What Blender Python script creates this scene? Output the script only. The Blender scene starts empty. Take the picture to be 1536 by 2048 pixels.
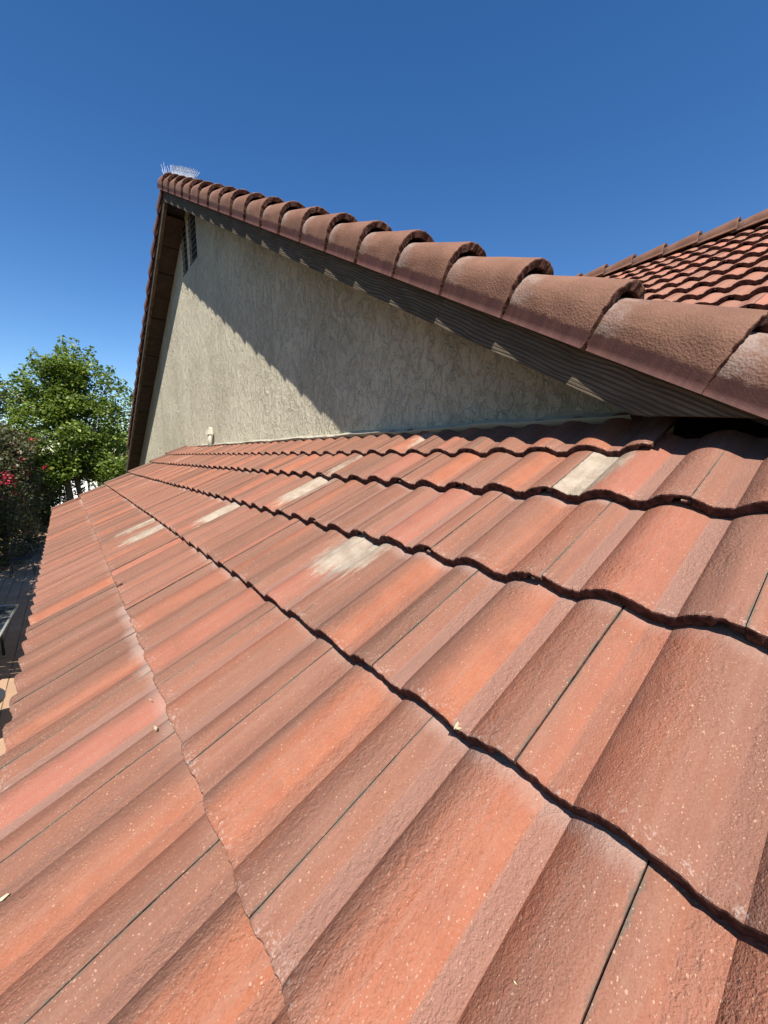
import bpy, math, random
import numpy as np
from mathutils import Vector, Matrix, noise

# ------------------------------------------------------------------ camera, sky, sun, exposure
sc = bpy.context.scene
COL = sc.collection
W = 0.305                      # width of one roof tile (m); plans below are in tile widths
CZ = 3.25                      # camera height over the patio
ORG = Vector((0, 0, CZ))

FPX, YAW, PITCH = 795.96, 0.8985, -0.1404
cd = bpy.data.cameras.new('camera')
cam = bpy.data.objects.new('camera', cd)
COL.objects.link(cam)
cam.location = ORG
fwd = Vector((math.cos(PITCH)*math.cos(YAW), math.cos(PITCH)*math.sin(YAW), math.sin(PITCH)))
cam.rotation_euler = fwd.to_track_quat('-Z', 'Y').to_euler()
cd.sensor_fit = 'VERTICAL'
cd.sensor_height = 36.0
cd.sensor_width = 27.0
cd.lens = FPX/2048*36.0
cd.clip_start = 0.02
cd.clip_end = 2000
sc.camera = cam

SUN = Vector((-0.85, -1.65, 2.30)).normalized()
world = bpy.data.worlds.new('World')
sc.world = world
world.use_nodes = True
wn = world.node_tree
bg = wn.nodes['Background']
sky = wn.nodes.new('ShaderNodeTexSky')
sky.sky_type = 'NISHITA'
sky.sun_disc = False
sky.sun_elevation = math.asin(SUN.z)
sky.sun_rotation = math.atan2(SUN.x, SUN.y)
sky.altitude = 400
sky.air_density = 1.0
sky.dust_density = 0.18
sky.ozone_density = 2.2
hs = wn.nodes.new('ShaderNodeHueSaturation')
hs.inputs['Saturation'].default_value = 1.3
hs.inputs['Hue'].default_value = 0.506
wn.links.new(sky.outputs[0], hs.inputs['Color'])
wn.links.new(hs.outputs[0], bg.inputs[0])
bg.inputs[1].default_value = 0.069
sd = bpy.data.lights.new('sun', 'SUN')
sd.energy = 5.0
sd.angle = math.radians(0.53)
sd.color = (1.0, 0.95, 0.87)
sun = bpy.data.objects.new('sun', sd)
COL.objects.link(sun)
sun.rotation_euler = SUN.to_track_quat('Z', 'Y').to_euler()
sun.location = SUN*40
sc.view_settings.view_transform = 'Standard'
sc.view_settings.look = 'None'
sc.view_settings.gamma = 1
sc.view_settings.exposure = 1.15
sc.view_settings.use_curve_mapping = False

rnd = random.Random(7)

# ------------------------------------------------------------------ helpers
def link(o, parent=None):
    COL.objects.link(o)
    if parent is not None:
        o.parent = parent
    return o

def empty(name, loc=(0, 0, 0)):
    o = bpy.data.objects.new(name, None)
    o.empty_display_size = 0.2
    o.location = loc
    return link(o)

def tag(o, label=None, cat=None, group=None, kind=None):
    if label: o['label'] = label
    if cat: o['category'] = cat
    if group: o['group'] = group
    if kind: o['kind'] = kind
    return o

def mesh(name, vs, fs, mats=(), smooth=False, mi=None):
    me = bpy.data.meshes.new(name)
    me.from_pydata([tuple(v) for v in vs], [], fs)
    for m in mats: me.materials.append(m)
    if mi is not None:
        me.polygons.foreach_set('material_index', mi)
    if smooth:
        me.polygons.foreach_set('use_smooth', [True]*len(me.polygons))
    me.update()
    return me

def obj(name, me, parent=None, loc=None, mat=None):
    o = bpy.data.objects.new(name, me)
    if mat is not None: o.matrix_local = mat
    elif loc is not None: o.location = loc
    return link(o, parent)

class MB:
    """collects boxes, bars and tubes (world metres) and links them as one mesh"""
    def __init__(s): s.v = []; s.f = []
    def quad(s, a, b, c, d):
        n = len(s.v); s.v += [a, b, c, d]; s.f.append((n, n+1, n+2, n+3))
    def hexa(s, p):          # 8 points: bottom ring 0-3, top ring 4-7
        n = len(s.v); s.v += [tuple(q) for q in p]
        s.f += [(n+3, n+2, n+1, n), (n+4, n+5, n+6, n+7), (n, n+1, n+5, n+4), (n+1, n+2, n+6, n+5), (n+2, n+3, n+7, n+6), (n+3, n, n+4, n+7)]
    def box(s, x0, x1, y0, y1, z0, z1):
        s.hexa([(x0, y0, z0), (x1, y0, z0), (x1, y1, z0), (x0, y1, z0), (x0, y0, z1), (x1, y0, z1), (x1, y1, z1), (x0, y1, z1)])
    def prism(s, poly, ext):   # convex polygon of 3-D points, extruded by the vector ext
        n = len(s.v); k = len(poly)
        s.v += [tuple(p) for p in poly] + [tuple(Vector(p)+Vector(ext)) for p in poly]
        s.f.append(tuple(range(n, n+k))); s.f.append(tuple(range(n+2*k-1, n+k-1, -1)))
        for i in range(k):
            j = (i+1) % k
            s.f.append((n+i, n+k+i, n+k+j, n+j))
    def tube(s, pts, r, seg=8, r1=None):
        pts = [Vector(p) for p in pts]; n0 = len(s.v)
        for i, p in enumerate(pts):
            d = (pts[min(i+1, len(pts)-1)] - pts[max(i-1, 0)]).normalized()
            a = d.orthogonal().normalized(); b = d.cross(a)
            rr = r if r1 is None else r+(r1-r)*i/(len(pts)-1)
            for k in range(seg):
                t = 2*math.pi*k/seg
                s.v.append(tuple(p+(a*math.cos(t)+b*math.sin(t))*rr))
        for i in range(len(pts)-1):
            for k in range(seg):
                k2 = (k+1) % seg
                s.f.append((n0+i*seg+k, n0+i*seg+k2, n0+(i+1)*seg+k2, n0+(i+1)*seg+k))
        s.f.append(tuple(n0+k for k in range(seg))[::-1])
        s.f.append(tuple(n0+(len(pts)-1)*seg+k for k in range(seg)))
    def build(s, name, mat, parent=None, smooth=False):
        me = mesh(name, s.v, s.f, [mat], smooth)
        return obj(name, me, parent)

# node helper -----------------------------------------------------------
class NT:
    def __init__(s, name):
        s.m = bpy.data.materials.new(name); s.m.use_nodes = True
        s.t = s.m.node_tree; s.t.nodes.clear()
        s.out = s.t.nodes.new('ShaderNodeOutputMaterial')
    def n(s, typ, **kw):
        nd = s.t.nodes.new('ShaderNode'+typ)
        for k, v in kw.items():
            if k.startswith('_'):
                setattr(nd, k[1:], v)
        return nd
    def l(s, a, b): s.t.links.new(a, b)
    def setin(s, sock, v):
        if hasattr(v, 'is_output') or isinstance(v, bpy.types.NodeSocket): s.l(v, sock)
        else: sock.default_value = v
    def math(s, op, a, b=0.0, c=0.0, clamp=False):
        nd = s.n('Math', _operation=op); nd.use_clamp = clamp
        s.setin(nd.inputs[0], a); s.setin(nd.inputs[1], b); s.setin(nd.inputs[2], c)
        return nd.outputs[0]
    def mix(s, f, a, b, blend='MIX'):
        nd = s.n('Mix'); nd.data_type = 'RGBA'; nd.blend_type = blend; nd.clamp_factor = True
        s.setin(nd.inputs[0], f)
        s.setin(nd.inputs[6], a if not isinstance(a, tuple) else (*a, 1)[:4])
        s.setin(nd.inputs[7], b if not isinstance(b, tuple) else (*b, 1)[:4])
        return nd.outputs[2]
    def ramp(s, v, a, b, smooth=True):   # smoothstep a..b -> 0..1
        nd = s.n('MapRange'); nd.interpolation_type = 'SMOOTHSTEP' if smooth else 'LINEAR'
        s.setin(nd.inputs[0], v); s.setin(nd.inputs[1], a); s.setin(nd.inputs[2], b)
        return nd.outputs[0]
    def noise(s, vec, scale, detail=3, rough=0.5, dist=0.0, w=None):
        nd = s.n('TexNoise'); nd.noise_dimensions = '4D' if w is not None else '3D'
        if vec is not None: s.l(vec, nd.inputs['Vector'])
        nd.inputs['Scale'].default_value = scale; nd.inputs['Detail'].default_value = detail
        nd.inputs['Roughness'].default_value = rough; nd.inputs['Distortion'].default_value = dist
        if w is not None: s.l(w, nd.inputs['W'])
        return nd.outputs[0]
    def mapping(s, vec, scale=(1, 1, 1), loc=(0, 0, 0), rot=(0, 0, 0)):
        nd = s.n('Mapping'); s.l(vec, nd.inputs[0])
        nd.inputs[1].default_value = loc; nd.inputs[2].default_value = rot; nd.inputs[3].default_value = scale
        return nd.outputs[0]
    def attr(s, name):
        nd = s.n('Attribute'); nd.attribute_type = 'OBJECT'; nd.attribute_name = name
        return nd.outputs['Fac']
    def bump(s, h, dist, strength=1.0, normal=None):
        nd = s.n('Bump'); nd.inputs['Strength'].default_value = strength; nd.inputs['Distance'].default_value = dist
        s.l(h, nd.inputs['Height'])
        if normal is not None: s.l(normal, nd.inputs['Normal'])
        return nd.outputs[0]
    def principled(s, color, rough=0.8, normal=None, spec=0.3, metallic=0.0):
        p = s.n('BsdfPrincipled')
        s.setin(p.inputs['Base Color'], color if not isinstance(color, tuple) else (*color, 1)[:4])
        s.setin(p.inputs['Roughness'], rough)
        p.inputs['Specular IOR Level'].default_value = spec
        p.inputs['Metallic'].default_value = metallic
        if normal is not None: s.l(normal, p.inputs['Normal'])
        s.l(p.outputs[0], s.out.inputs[0])
        return p

def simple(name, color, rough=0.8, var=0.25, scale=12, bump=0.0, spec=0.3, metallic=0.0):
    t = NT(name); tc = t.n('TexCoord').outputs['Object']
    nz = t.noise(tc, scale, 5, 0.6)
    dark = tuple(c*(1-var) for c in color); lite = tuple(min(1, c*(1+var)) for c in color)
    c = t.mix(t.ramp(nz, 0.3, 0.7), dark, lite)
    nm = t.bump(nz, bump) if bump else None
    t.principled(c, rough, nm, spec, metallic)
    return t.m

# ------------------------------------------------------------------ materials
def tile_material(name, fine=True, gain=1.0):
    t = NT(name)
    tc = t.n('TexCoord').outputs['Object']
    sep = t.n('SeparateXYZ'); t.l(tc, sep.inputs[0])
    X, Y = sep.outputs[0], sep.outputs[1]
    u = t.math('DIVIDE', X, W); v = t.math('DIVIDE', Y, W)
    rn = t.n('ObjectInfo').outputs['Random']
    seed = t.math('MULTIPLY', rn, 37.0)
    # streaks that run down the slope
    st = t.mapping(tc, (1.1, 9.0, 1.0))
    n1 = t.noise(st, 1.6, 4, 0.55, 0.3, w=seed)
    n2 = t.noise(t.mapping(tc, (2.0, 22.0, 1.0)), 2.2, 4, 0.6, 0.2, w=seed)
    n3 = t.noise(tc, 22, 5, 0.6, w=seed)
    wob = t.math('MULTIPLY', t.math('SUBTRACT', t.noise(t.mapping(tc, (2.5, 6.0, 1.0)), 2.5, 4, 0.6, w=seed), 0.5), 0.22)
    vv = t.math('ADD', v, wob)
    def band(cn, wn_, soft=0.5):
        d = t.math('ABSOLUTE', t.math('SUBTRACT', vv, t.attr(cn)))
        w_ = t.attr(wn_)
        r = t.math('SUBTRACT', 1.0, t.math('DIVIDE', d, t.math('MAXIMUM', w_, 0.01)))
        return t.ramp(r, 0.0, soft)
    g = gain
    brown_a = (0.140*g, 0.070*g, 0.046*g); brown_b = (0.225*g, 0.102*g, 0.067*g)
    base = t.mix(t.attr('tone'), brown_a, brown_b)
    base = t.mix(t.math('MULTIPLY', t.ramp(n1, 0.35, 0.7), 0.6), base, (0.240*g, 0.090*g, 0.052*g))
    base = t.mix(t.math('MULTIPLY', t.ramp(n2, 0.5, 0.8), 0.45), base, (0.135*g, 0.066*g, 0.047*g))
    orange = t.mix(t.ramp(n3, 0.3, 0.7), (0.290*g, 0.092*g, 0.045*g), (0.335*g, 0.120*g, 0.064*g))
    orange = t.mix(t.attr('pink'), orange, (0.31*g, 0.110*g, 0.074*g))
    brk = t.math('ADD', t.math('MULTIPLY', n1, 0.7), 0.5)
    base = t.mix(t.math('MULTIPLY', t.math('MULTIPLY', band('oc', 'ow', 0.8), t.attr('oa')), brk), base, orange)
    mott = t.noise(t.mapping(tc, (1.0, 1.6, 1.0)), 14, 7, 0.7, w=seed)
    base = t.mix(t.math('MULTIPLY', t.ramp(mott, 0.45, 0.72), 0.28), base, (0.125*g, 0.060*g, 0.042*g))
    base = t.mix(t.math('MULTIPLY', t.ramp(t.noise(t.mapping(tc, (1.2, 2.2, 1.0)), 30, 6, 0.75, w=seed), 0.55, 0.75), 0.35), base, (0.30*g, 0.17*g, 0.12*g))
    stk = t.noise(t.mapping(tc, (0.8, 34.0, 1.0)), 2.0, 5, 0.65, w=seed)
    base = t.mix(t.math('MULTIPLY', t.ramp(stk, 0.46, 0.64), 0.24), base, (0.285*g, 0.165*g, 0.122*g))
    base = t.mix(t.math('MULTIPLY', t.ramp(t.noise(tc, 340, 3, 0.7), 0.45, 0.7), 0.22), base, (0.32*g, 0.20*g, 0.15*g))
    # dusty mauve film lying in the flat pans
    vm = t.math('FRACT', t.math('MULTIPLY', t.math('ADD', v, 0.1765), 2.0))
    pan2 = t.math('SUBTRACT', 1.0, t.ramp(t.math('ABSOLUTE', t.math('SUBTRACT', vm, 0.0)), 0.100, 0.118))
    pan = t.math('MAXIMUM', pan2, t.math('SUBTRACT', 1.0, t.ramp(t.math('ABSOLUTE', t.math('SUBTRACT', vm, 1.0)), 0.100, 0.118)))
    base = t.mix(t.math('MULTIPLY', pan, t.attr('ma')), base, (0.262*g, 0.140*g, 0.104*g))
    # bare cream patches
    cn = t.noise(t.mapping(tc, (2.0, 13.0, 3.0)), 6, 9, 0.78, w=seed)
    cm = t.math('MULTIPLY', band('cc', 'cw', 0.9), t.attr('ca'))
    uf = t.ramp(t.math('ADD', t.math('ADD', u, t.math('MULTIPLY', cn, 0.7)), t.attr('cu')), 0.25, 0.85)
    cm = t.math('MULTIPLY', cm, uf)
    cmask = t.ramp(t.math('ADD', cm, t.math('MULTIPLY', t.math('SUBTRACT', cn, 0.5), 1.9)), 0.30, 0.85)
    cmask = t.math('MULTIPLY', t.math('MULTIPLY', cmask, t.ramp(cm, 0.02, 0.2)), 0.86)
    cream = t.mix(t.ramp(n3, 0.35, 0.65), (0.235, 0.195, 0.145), (0.315, 0.275, 0.215))
    cream = t.mix(t.math('MULTIPLY', t.ramp(n2, 0.48, 0.72), t.attr('cg')), cream, (0.14, 0.13, 0.12))
    base = t.mix(cmask, base, cream)
    # chalky edge near the course above
    top = t.ramp(t.math('ADD', u, t.math('MULTIPLY', n3, 0.16)), 1.06, 1.22)
    base = t.mix(t.math('MULTIPLY', top, t.attr('ea')), base, (0.33*g, 0.235*g, 0.20*g))
    # grey lichen along the joint
    e0 = t.math('ABSOLUTE', v); e1 = t.math('ABSOLUTE', t.math('SUBTRACT', v, 1.0))
    ed = t.math('MINIMUM', e0, e1)
    ln = t.noise(tc, 60, 5, 0.7, w=seed)
    lich = t.math('SUBTRACT', 1.0, t.ramp(t.math('ADD', ed, t.math('MULTIPLY', ln, -0.045)), -0.022, -0.008))
    lich = t.math('MULTIPLY', lich, t.ramp(t.noise(t.mapping(tc, (1, 0.1, 1)), 9, 3, 0.5, w=seed), 0.30, 0.5))
    base = t.mix(t.math('MULTIPLY', lich, 0.85), base, (0.088, 0.080, 0.060))
    # paper-pale grit near the nose
    gn = t.noise(tc, 150, 4, 0.75, w=seed)
    nose = t.math('SUBTRACT', 1.0, t.ramp(u, 0.0, 0.14))
    grit = t.math('MULTIPLY', nose, t.ramp(t.math('ADD', gn, t.math('MULTIPLY', n1, 0.25)), 0.66, 0.78))
    base = t.mix(t.math('MULTIPLY', grit, 0.65), base, (0.34, 0.27, 0.23))
    # pale specks, each of its own size
    spk = 0
    for sc_, thr, amt in ((340.0, 0.70, 0.7), (215.0, 0.92, 0.8)):
        vo = t.n('TexVoronoi'); vo.feature = 'F1'
        t.l(t.mapping(tc, (0.75, 1.0, 1.0), loc=(0.37*sc_ % 1, 0.2, 0)), vo.inputs['Vector']); vo.inputs['Scale'].default_value = sc_
        wh = t.n('TexWhiteNoise'); wh.noise_dimensions = '4D'
        t.l(vo.outputs['Position'], wh.inputs['Vector']); t.l(seed, wh.inputs['W'])
        dens = t.math('MULTIPLY', t.math('SUBTRACT', t.noise(t.mapping(tc, (1.0, 2.0, 1.0)), 7, 3, 0.6, w=seed), 0.5), -0.75)
        pick = t.math('GREATER_THAN', wh.outputs['Value'], t.math('ADD', thr, dens))
        rad = t.math('ADD', 0.14, t.math('MULTIPLY', t.ramp(t.noise(tc, 300, 2, 0.5), 0.2, 0.8), 0.24))
        dot = t.math('MULTIPLY', pick, t.math('LESS_THAN', vo.outputs['Distance'], rad))
        spk = dot if spk == 0 else t.math('MAXIMUM', spk, dot)
        base = t.mix(t.math('MULTIPLY', dot, amt), base, (0.36, 0.21, 0.14) if sc_ > 200 else (0.37, 0.28, 0.20))
    fn = t.noise(tc, 420, 3, 0.6)
    base = t.mix(t.math('MULTIPLY', t.ramp(fn, 0.55, 0.75), 0.25), base, (0.09, 0.04, 0.028))
    # relief: orange-peel lumps and sand
    lump = t.noise(t.mapping(tc, (0.75, 1.0, 1.0)), 150, 3, 0.55, 0.3, w=seed)
    amp = t.math('ADD', 0.45, t.math('MULTIPLY', t.ramp(t.noise(tc, 5, 2, 0.5, w=seed), 0.4, 0.65), 1.1))
    h = t.math('ADD', t.math('MULTIPLY', lump, amp), t.math('MULTIPLY', fn, 0.5))
    h = t.math('ADD', h, t.math('MULTIPLY', spk, 0.35))
    h = t.math('ADD', h, t.math('MULTIPLY', t.noise(tc, 9, 2, 0.5, w=seed), 0.8))
    nm = t.bump(h, 0.0033, 0.95)
    p = t.principled(base, t.math('ADD', 0.66, t.math('MULTIPLY', n3, 0.3)), nm, 0.22)
    return t.m

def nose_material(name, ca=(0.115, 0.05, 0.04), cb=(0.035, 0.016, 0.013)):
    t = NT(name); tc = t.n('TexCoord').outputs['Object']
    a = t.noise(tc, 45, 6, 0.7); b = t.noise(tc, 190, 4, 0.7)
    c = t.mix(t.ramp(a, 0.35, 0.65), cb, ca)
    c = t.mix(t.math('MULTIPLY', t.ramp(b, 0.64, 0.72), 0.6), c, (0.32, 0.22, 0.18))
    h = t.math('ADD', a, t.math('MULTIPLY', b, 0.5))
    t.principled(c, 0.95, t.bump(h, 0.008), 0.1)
    return t.m

def rake_tile_material():
    t = NT('rake_tile_concrete'); tc = t.n('TexCoord').outputs['Object']
    sep = t.n('SeparateXYZ'); t.l(tc, sep.inputs[0])
    L = t.math('DIVIDE', sep.outputs[0], W); nn = t.math('DIVIDE', sep.outputs[2], W)
    seed = t.math('MULTIPLY', t.n('ObjectInfo').outputs['Random'], 31.0)
    big = t.noise(tc, 7, 5, 0.6, w=seed); med = t.noise(tc, 40, 5, 0.65, w=seed); fine = t.noise(tc, 260, 3, 0.6)
    base = t.mix(t.ramp(big, 0.35, 0.65), (0.125, 0.063, 0.041), (0.168, 0.087, 0.058))
    base = t.mix(t.math('MULTIPLY', t.ramp(med, 0.55, 0.7), 0.35), base, (0.22, 0.108, 0.068))
    # powder of efflorescence next to the tile above
    hd = t.ramp(t.math('ADD', L, t.math('MULTIPLY', med, 0.30)), 0.92, 1.28)
    lowend = t.math('MULTIPLY', t.math('MULTIPLY', hd, t.attr('ef')), t.math('ADD', 0.35, t.math('MULTIPLY', t.ramp(med, 0.38, 0.62), 0.45)))
    base = t.mix(lowend, base, (0.25, 0.215, 0.20))
    # bare maroon flange below the coloured coat
    fl = t.math('SUBTRACT', 1.0, t.ramp(t.math('ADD', nn, t.math('MULTIPLY', t.math('SUBTRACT', med, 0.5), 0.10)), 0.14, 0.19))
    st = t.noise(t.mapping(tc, (1, 1, 0.1)), 40, 4, 0.6, w=seed)
    flc = t.mix(t.ramp(st, 0.3, 0.75), (0.050, 0.022, 0.019), (0.078, 0.034, 0.028))
    base = t.mix(t.math('MULTIPLY', fl, t.attr('fl')), base, flc)
    lump = t.n('TexVoronoi'); lump.feature = 'SMOOTH_F1'; lump.inputs['Scale'].default_value = 165; lump.inputs['Smoothness'].default_value = 0.6
    wv = t.n('VectorMath'); wv.operation = 'ADD'
    nv = t.n('TexNoise'); nv.inputs['Scale'].default_value = 60; t.l(tc, nv.inputs['Vector'])
    sc_ = t.n('VectorMath'); sc_.operation = 'SCALE'; t.l(nv.outputs[1], sc_.inputs[0]); sc_.inputs[3].default_value = 0.012
    t.l(tc, wv.inputs[0]); t.l(sc_.outputs[0], wv.inputs[1]); t.l(wv.outputs[0], lump.inputs['Vector'])
    keep = t.math('SUBTRACT', 1.0, t.math('MULTIPLY', fl, 0.85))
    h = t.math('ADD', t.math('MULTIPLY', t.math('MULTIPLY', lump.outputs[0], keep), 1.0), t.math('MULTIPLY', fine, 0.2))
    h = t.math('ADD', h, t.math('MULTIPLY', t.noise(tc, 190, 4, 0.6, w=seed), 0.7))
    t.principled(base, 0.75, t.bump(h, 0.0016, 0.8), 0.15)
    return t.m

def stucco_material():
    t = NT('stucco'); tc = t.n('TexCoord').outputs['Object']
    wv = t.n('TexNoise'); wv.inputs['Scale'].default_value = 7; wv.inputs['Detail'].default_value = 4; t.l(tc, wv.inputs['Vector'])
    sc_ = t.n('VectorMath'); sc_.operation = 'SCALE'; t.l(wv.outputs[1], sc_.inputs[0]); sc_.inputs[3].default_value = 0.10
    ad = t.n('VectorMath'); ad.operation = 'ADD'; t.l(tc, ad.inputs[0]); t.l(sc_.outputs[0], ad.inputs[1])
    vec = ad.outputs[0]
    # trowelled skins: plateaus with torn edges, dragged mostly up and down
    a = t.noise(t.mapping(vec, (1, 1.15, 0.75)), 9, 6, 0.62, 0.5)
    b = t.noise(t.mapping(vec, (1, 1.2, 0.55), loc=(3, 5, 2)), 19, 5, 0.6, 0.8)
    big = t.noise(tc, 1.3, 4, 0.6)
    pa = t.ramp(t.math('ADD', a, t.math('MULTIPLY', t.noise(tc, 60, 4, 0.7), 0.12)), 0.54, 0.62); pb = t.ramp(t.math('ADD', b, t.math('MULTIPLY', t.noise(tc, 90, 4, 0.7), 0.12)), 0.57, 0.65)
    fine = t.noise(tc, 180, 4, 0.7)
    h = t.math('ADD', t.math('MULTIPLY', pa, 0.6), t.math('MULTIPLY', pb, 0.45))
    h = t.math('ADD', h, t.math('MULTIPLY', a, 0.4))
    mid_ = t.noise(tc, 55, 5, 0.7)
    h = t.math('ADD', h, t.math('ADD', t.math('MULTIPLY', fine, 0.30), t.math('MULTIPLY', mid_, 1.1)))
    c = t.mix(t.ramp(big, 0.3, 0.7), (0.45, 0.405, 0.30), (0.56, 0.51, 0.385))
    c = t.mix(t.math('MULTIPLY', t.math('MULTIPLY', pa, 1.0), 0.35), c, (0.58, 0.53, 0.41))
    c = t.mix(t.math('MULTIPLY', t.ramp(t.math('ADD', t.math('MULTIPLY', fine, 0.5), t.math('MULTIPLY', mid_, 0.5)), 0.52, 0.66), 0.45), c, (0.25, 0.215, 0.15))
    cv = t.ramp(t.math('ABSOLUTE', t.math('SUBTRACT', a, 0.505)), 0.0, 0.012)
    c = t.mix(t.math('MULTIPLY', t.math('SUBTRACT', 1.0, cv), 0.06), c, (0.20, 0.17, 0.125))
    gy = t.noise(t.mapping(tc, (1, 1.2, 0.12)), 2.2, 5, 0.65)
    c = t.mix(t.math('MULTIPLY', t.ramp(gy, 0.48, 0.75), 0.3), c, (0.27, 0.235, 0.17))
    t.principled(c, 0.95, t.bump(h, 0.013, 0.95), 0.1)
    return t.m

def wood_material(name, ca, cb, along=(0, 1, 0)):
    """resawn weathered board: fine comb of grooves that run along the local X axis"""
    t = NT(name); tc = t.n('TexCoord').outputs['Object']
    seed = t.math('MULTIPLY', t.n('ObjectInfo').outputs['Random'], 11.0)
    sep = t.n('SeparateXYZ'); t.l(tc, sep.inputs[0])
    ben = t.noise(t.mapping(tc, (2.4, 4.0, 4.0)), 1.2, 2, 0.5, w=seed)
    zz = t.math('ADD', sep.outputs[2], t.math('MULTIPLY', ben, 0.06))
    zz = t.math('ADD', zz, t.math('MULTIPLY', t.noise(t.mapping(tc, (1, 5, 5)), 14, 3, 0.6, w=seed), 0.003))
    ph = t.math('ADD', t.math('MULTIPLY', zz, 2*math.pi/0.0125), t.math('MULTIPLY', t.noise(t.mapping(tc, (0.5, 30, 30)), 2.2, 3, 0.7, w=seed), 9.0))
    gr = t.ramp(t.math('SINE', ph), -1.0, 0.4)
    big = t.noise(t.mapping(tc, (1, 4, 4)), 6, 5, 0.6, w=seed)
    fib = t.noise(t.mapping(tc, (1, 30, 30)), 12, 5, 0.7, w=seed)
    c = t.mix(t.ramp(big, 0.3, 0.7), ca, cb)
    c = t.mix(t.math('MULTIPLY', t.ramp(fib, 0.35, 0.65), 0.5), c, tuple(x*0.6 for x in ca))
    c = t.mix(t.math('MULTIPLY', t.math('SUBTRACT', 1.0, gr), t.math('ADD', 0.25, t.math('MULTIPLY', big, 0.7))), c, tuple(x*0.32 for x in ca))
    t.principled(c, 0.92, t.bump(t.math('ADD', t.math('ADD', gr, t.math('MULTIPLY', fib, 0.8)), t.math('MULTIPLY', big, 0.4)), 0.0018, 0.8), 0.1)
    return t.m

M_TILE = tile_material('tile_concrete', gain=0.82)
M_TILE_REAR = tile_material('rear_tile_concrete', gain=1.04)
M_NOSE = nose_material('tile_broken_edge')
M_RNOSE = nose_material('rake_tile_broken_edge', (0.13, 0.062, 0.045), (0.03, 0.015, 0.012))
M_RAKE = rake_tile_material()
M_STUCCO = stucco_material()
M_FASCIA = wood_material('weathered_fascia_wood', (0.095, 0.075, 0.054), (0.150, 0.120, 0.086))
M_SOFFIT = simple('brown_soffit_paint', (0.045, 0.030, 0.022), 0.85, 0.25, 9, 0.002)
M_DECK = simple('roofing_felt', (0.03, 0.028, 0.027), 0.95, 0.2, 20)
M_FLASH = simple('painted_flashing', (0.34, 0.315, 0.24), 0.55, 0.08, 6, 0.001)
M_VENT = simple('vent_paint', (0.16, 0.145, 0.125), 0.8, 0.1, 20)
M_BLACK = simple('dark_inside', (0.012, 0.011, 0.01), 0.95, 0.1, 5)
M_PIPE = simple('pale_pipe_paint', (0.34, 0.315, 0.25), 0.6, 0.08, 30)
M_MORTAR = simple('roof_mortar', (0.30, 0.255, 0.22), 0.95, 0.3, 50, 0.004)

# ------------------------------------------------------------------ tile meshes
def prof(v):
    """height of the double-roll tile (tile widths) at v, joint at v = 0"""
    s = ((v+0.121) % 0.5)/0.389
    if s >= 1: return 0.0
    h = 0.072*math.sin(math.pi*s**1.12)**0.82
    return h

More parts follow.
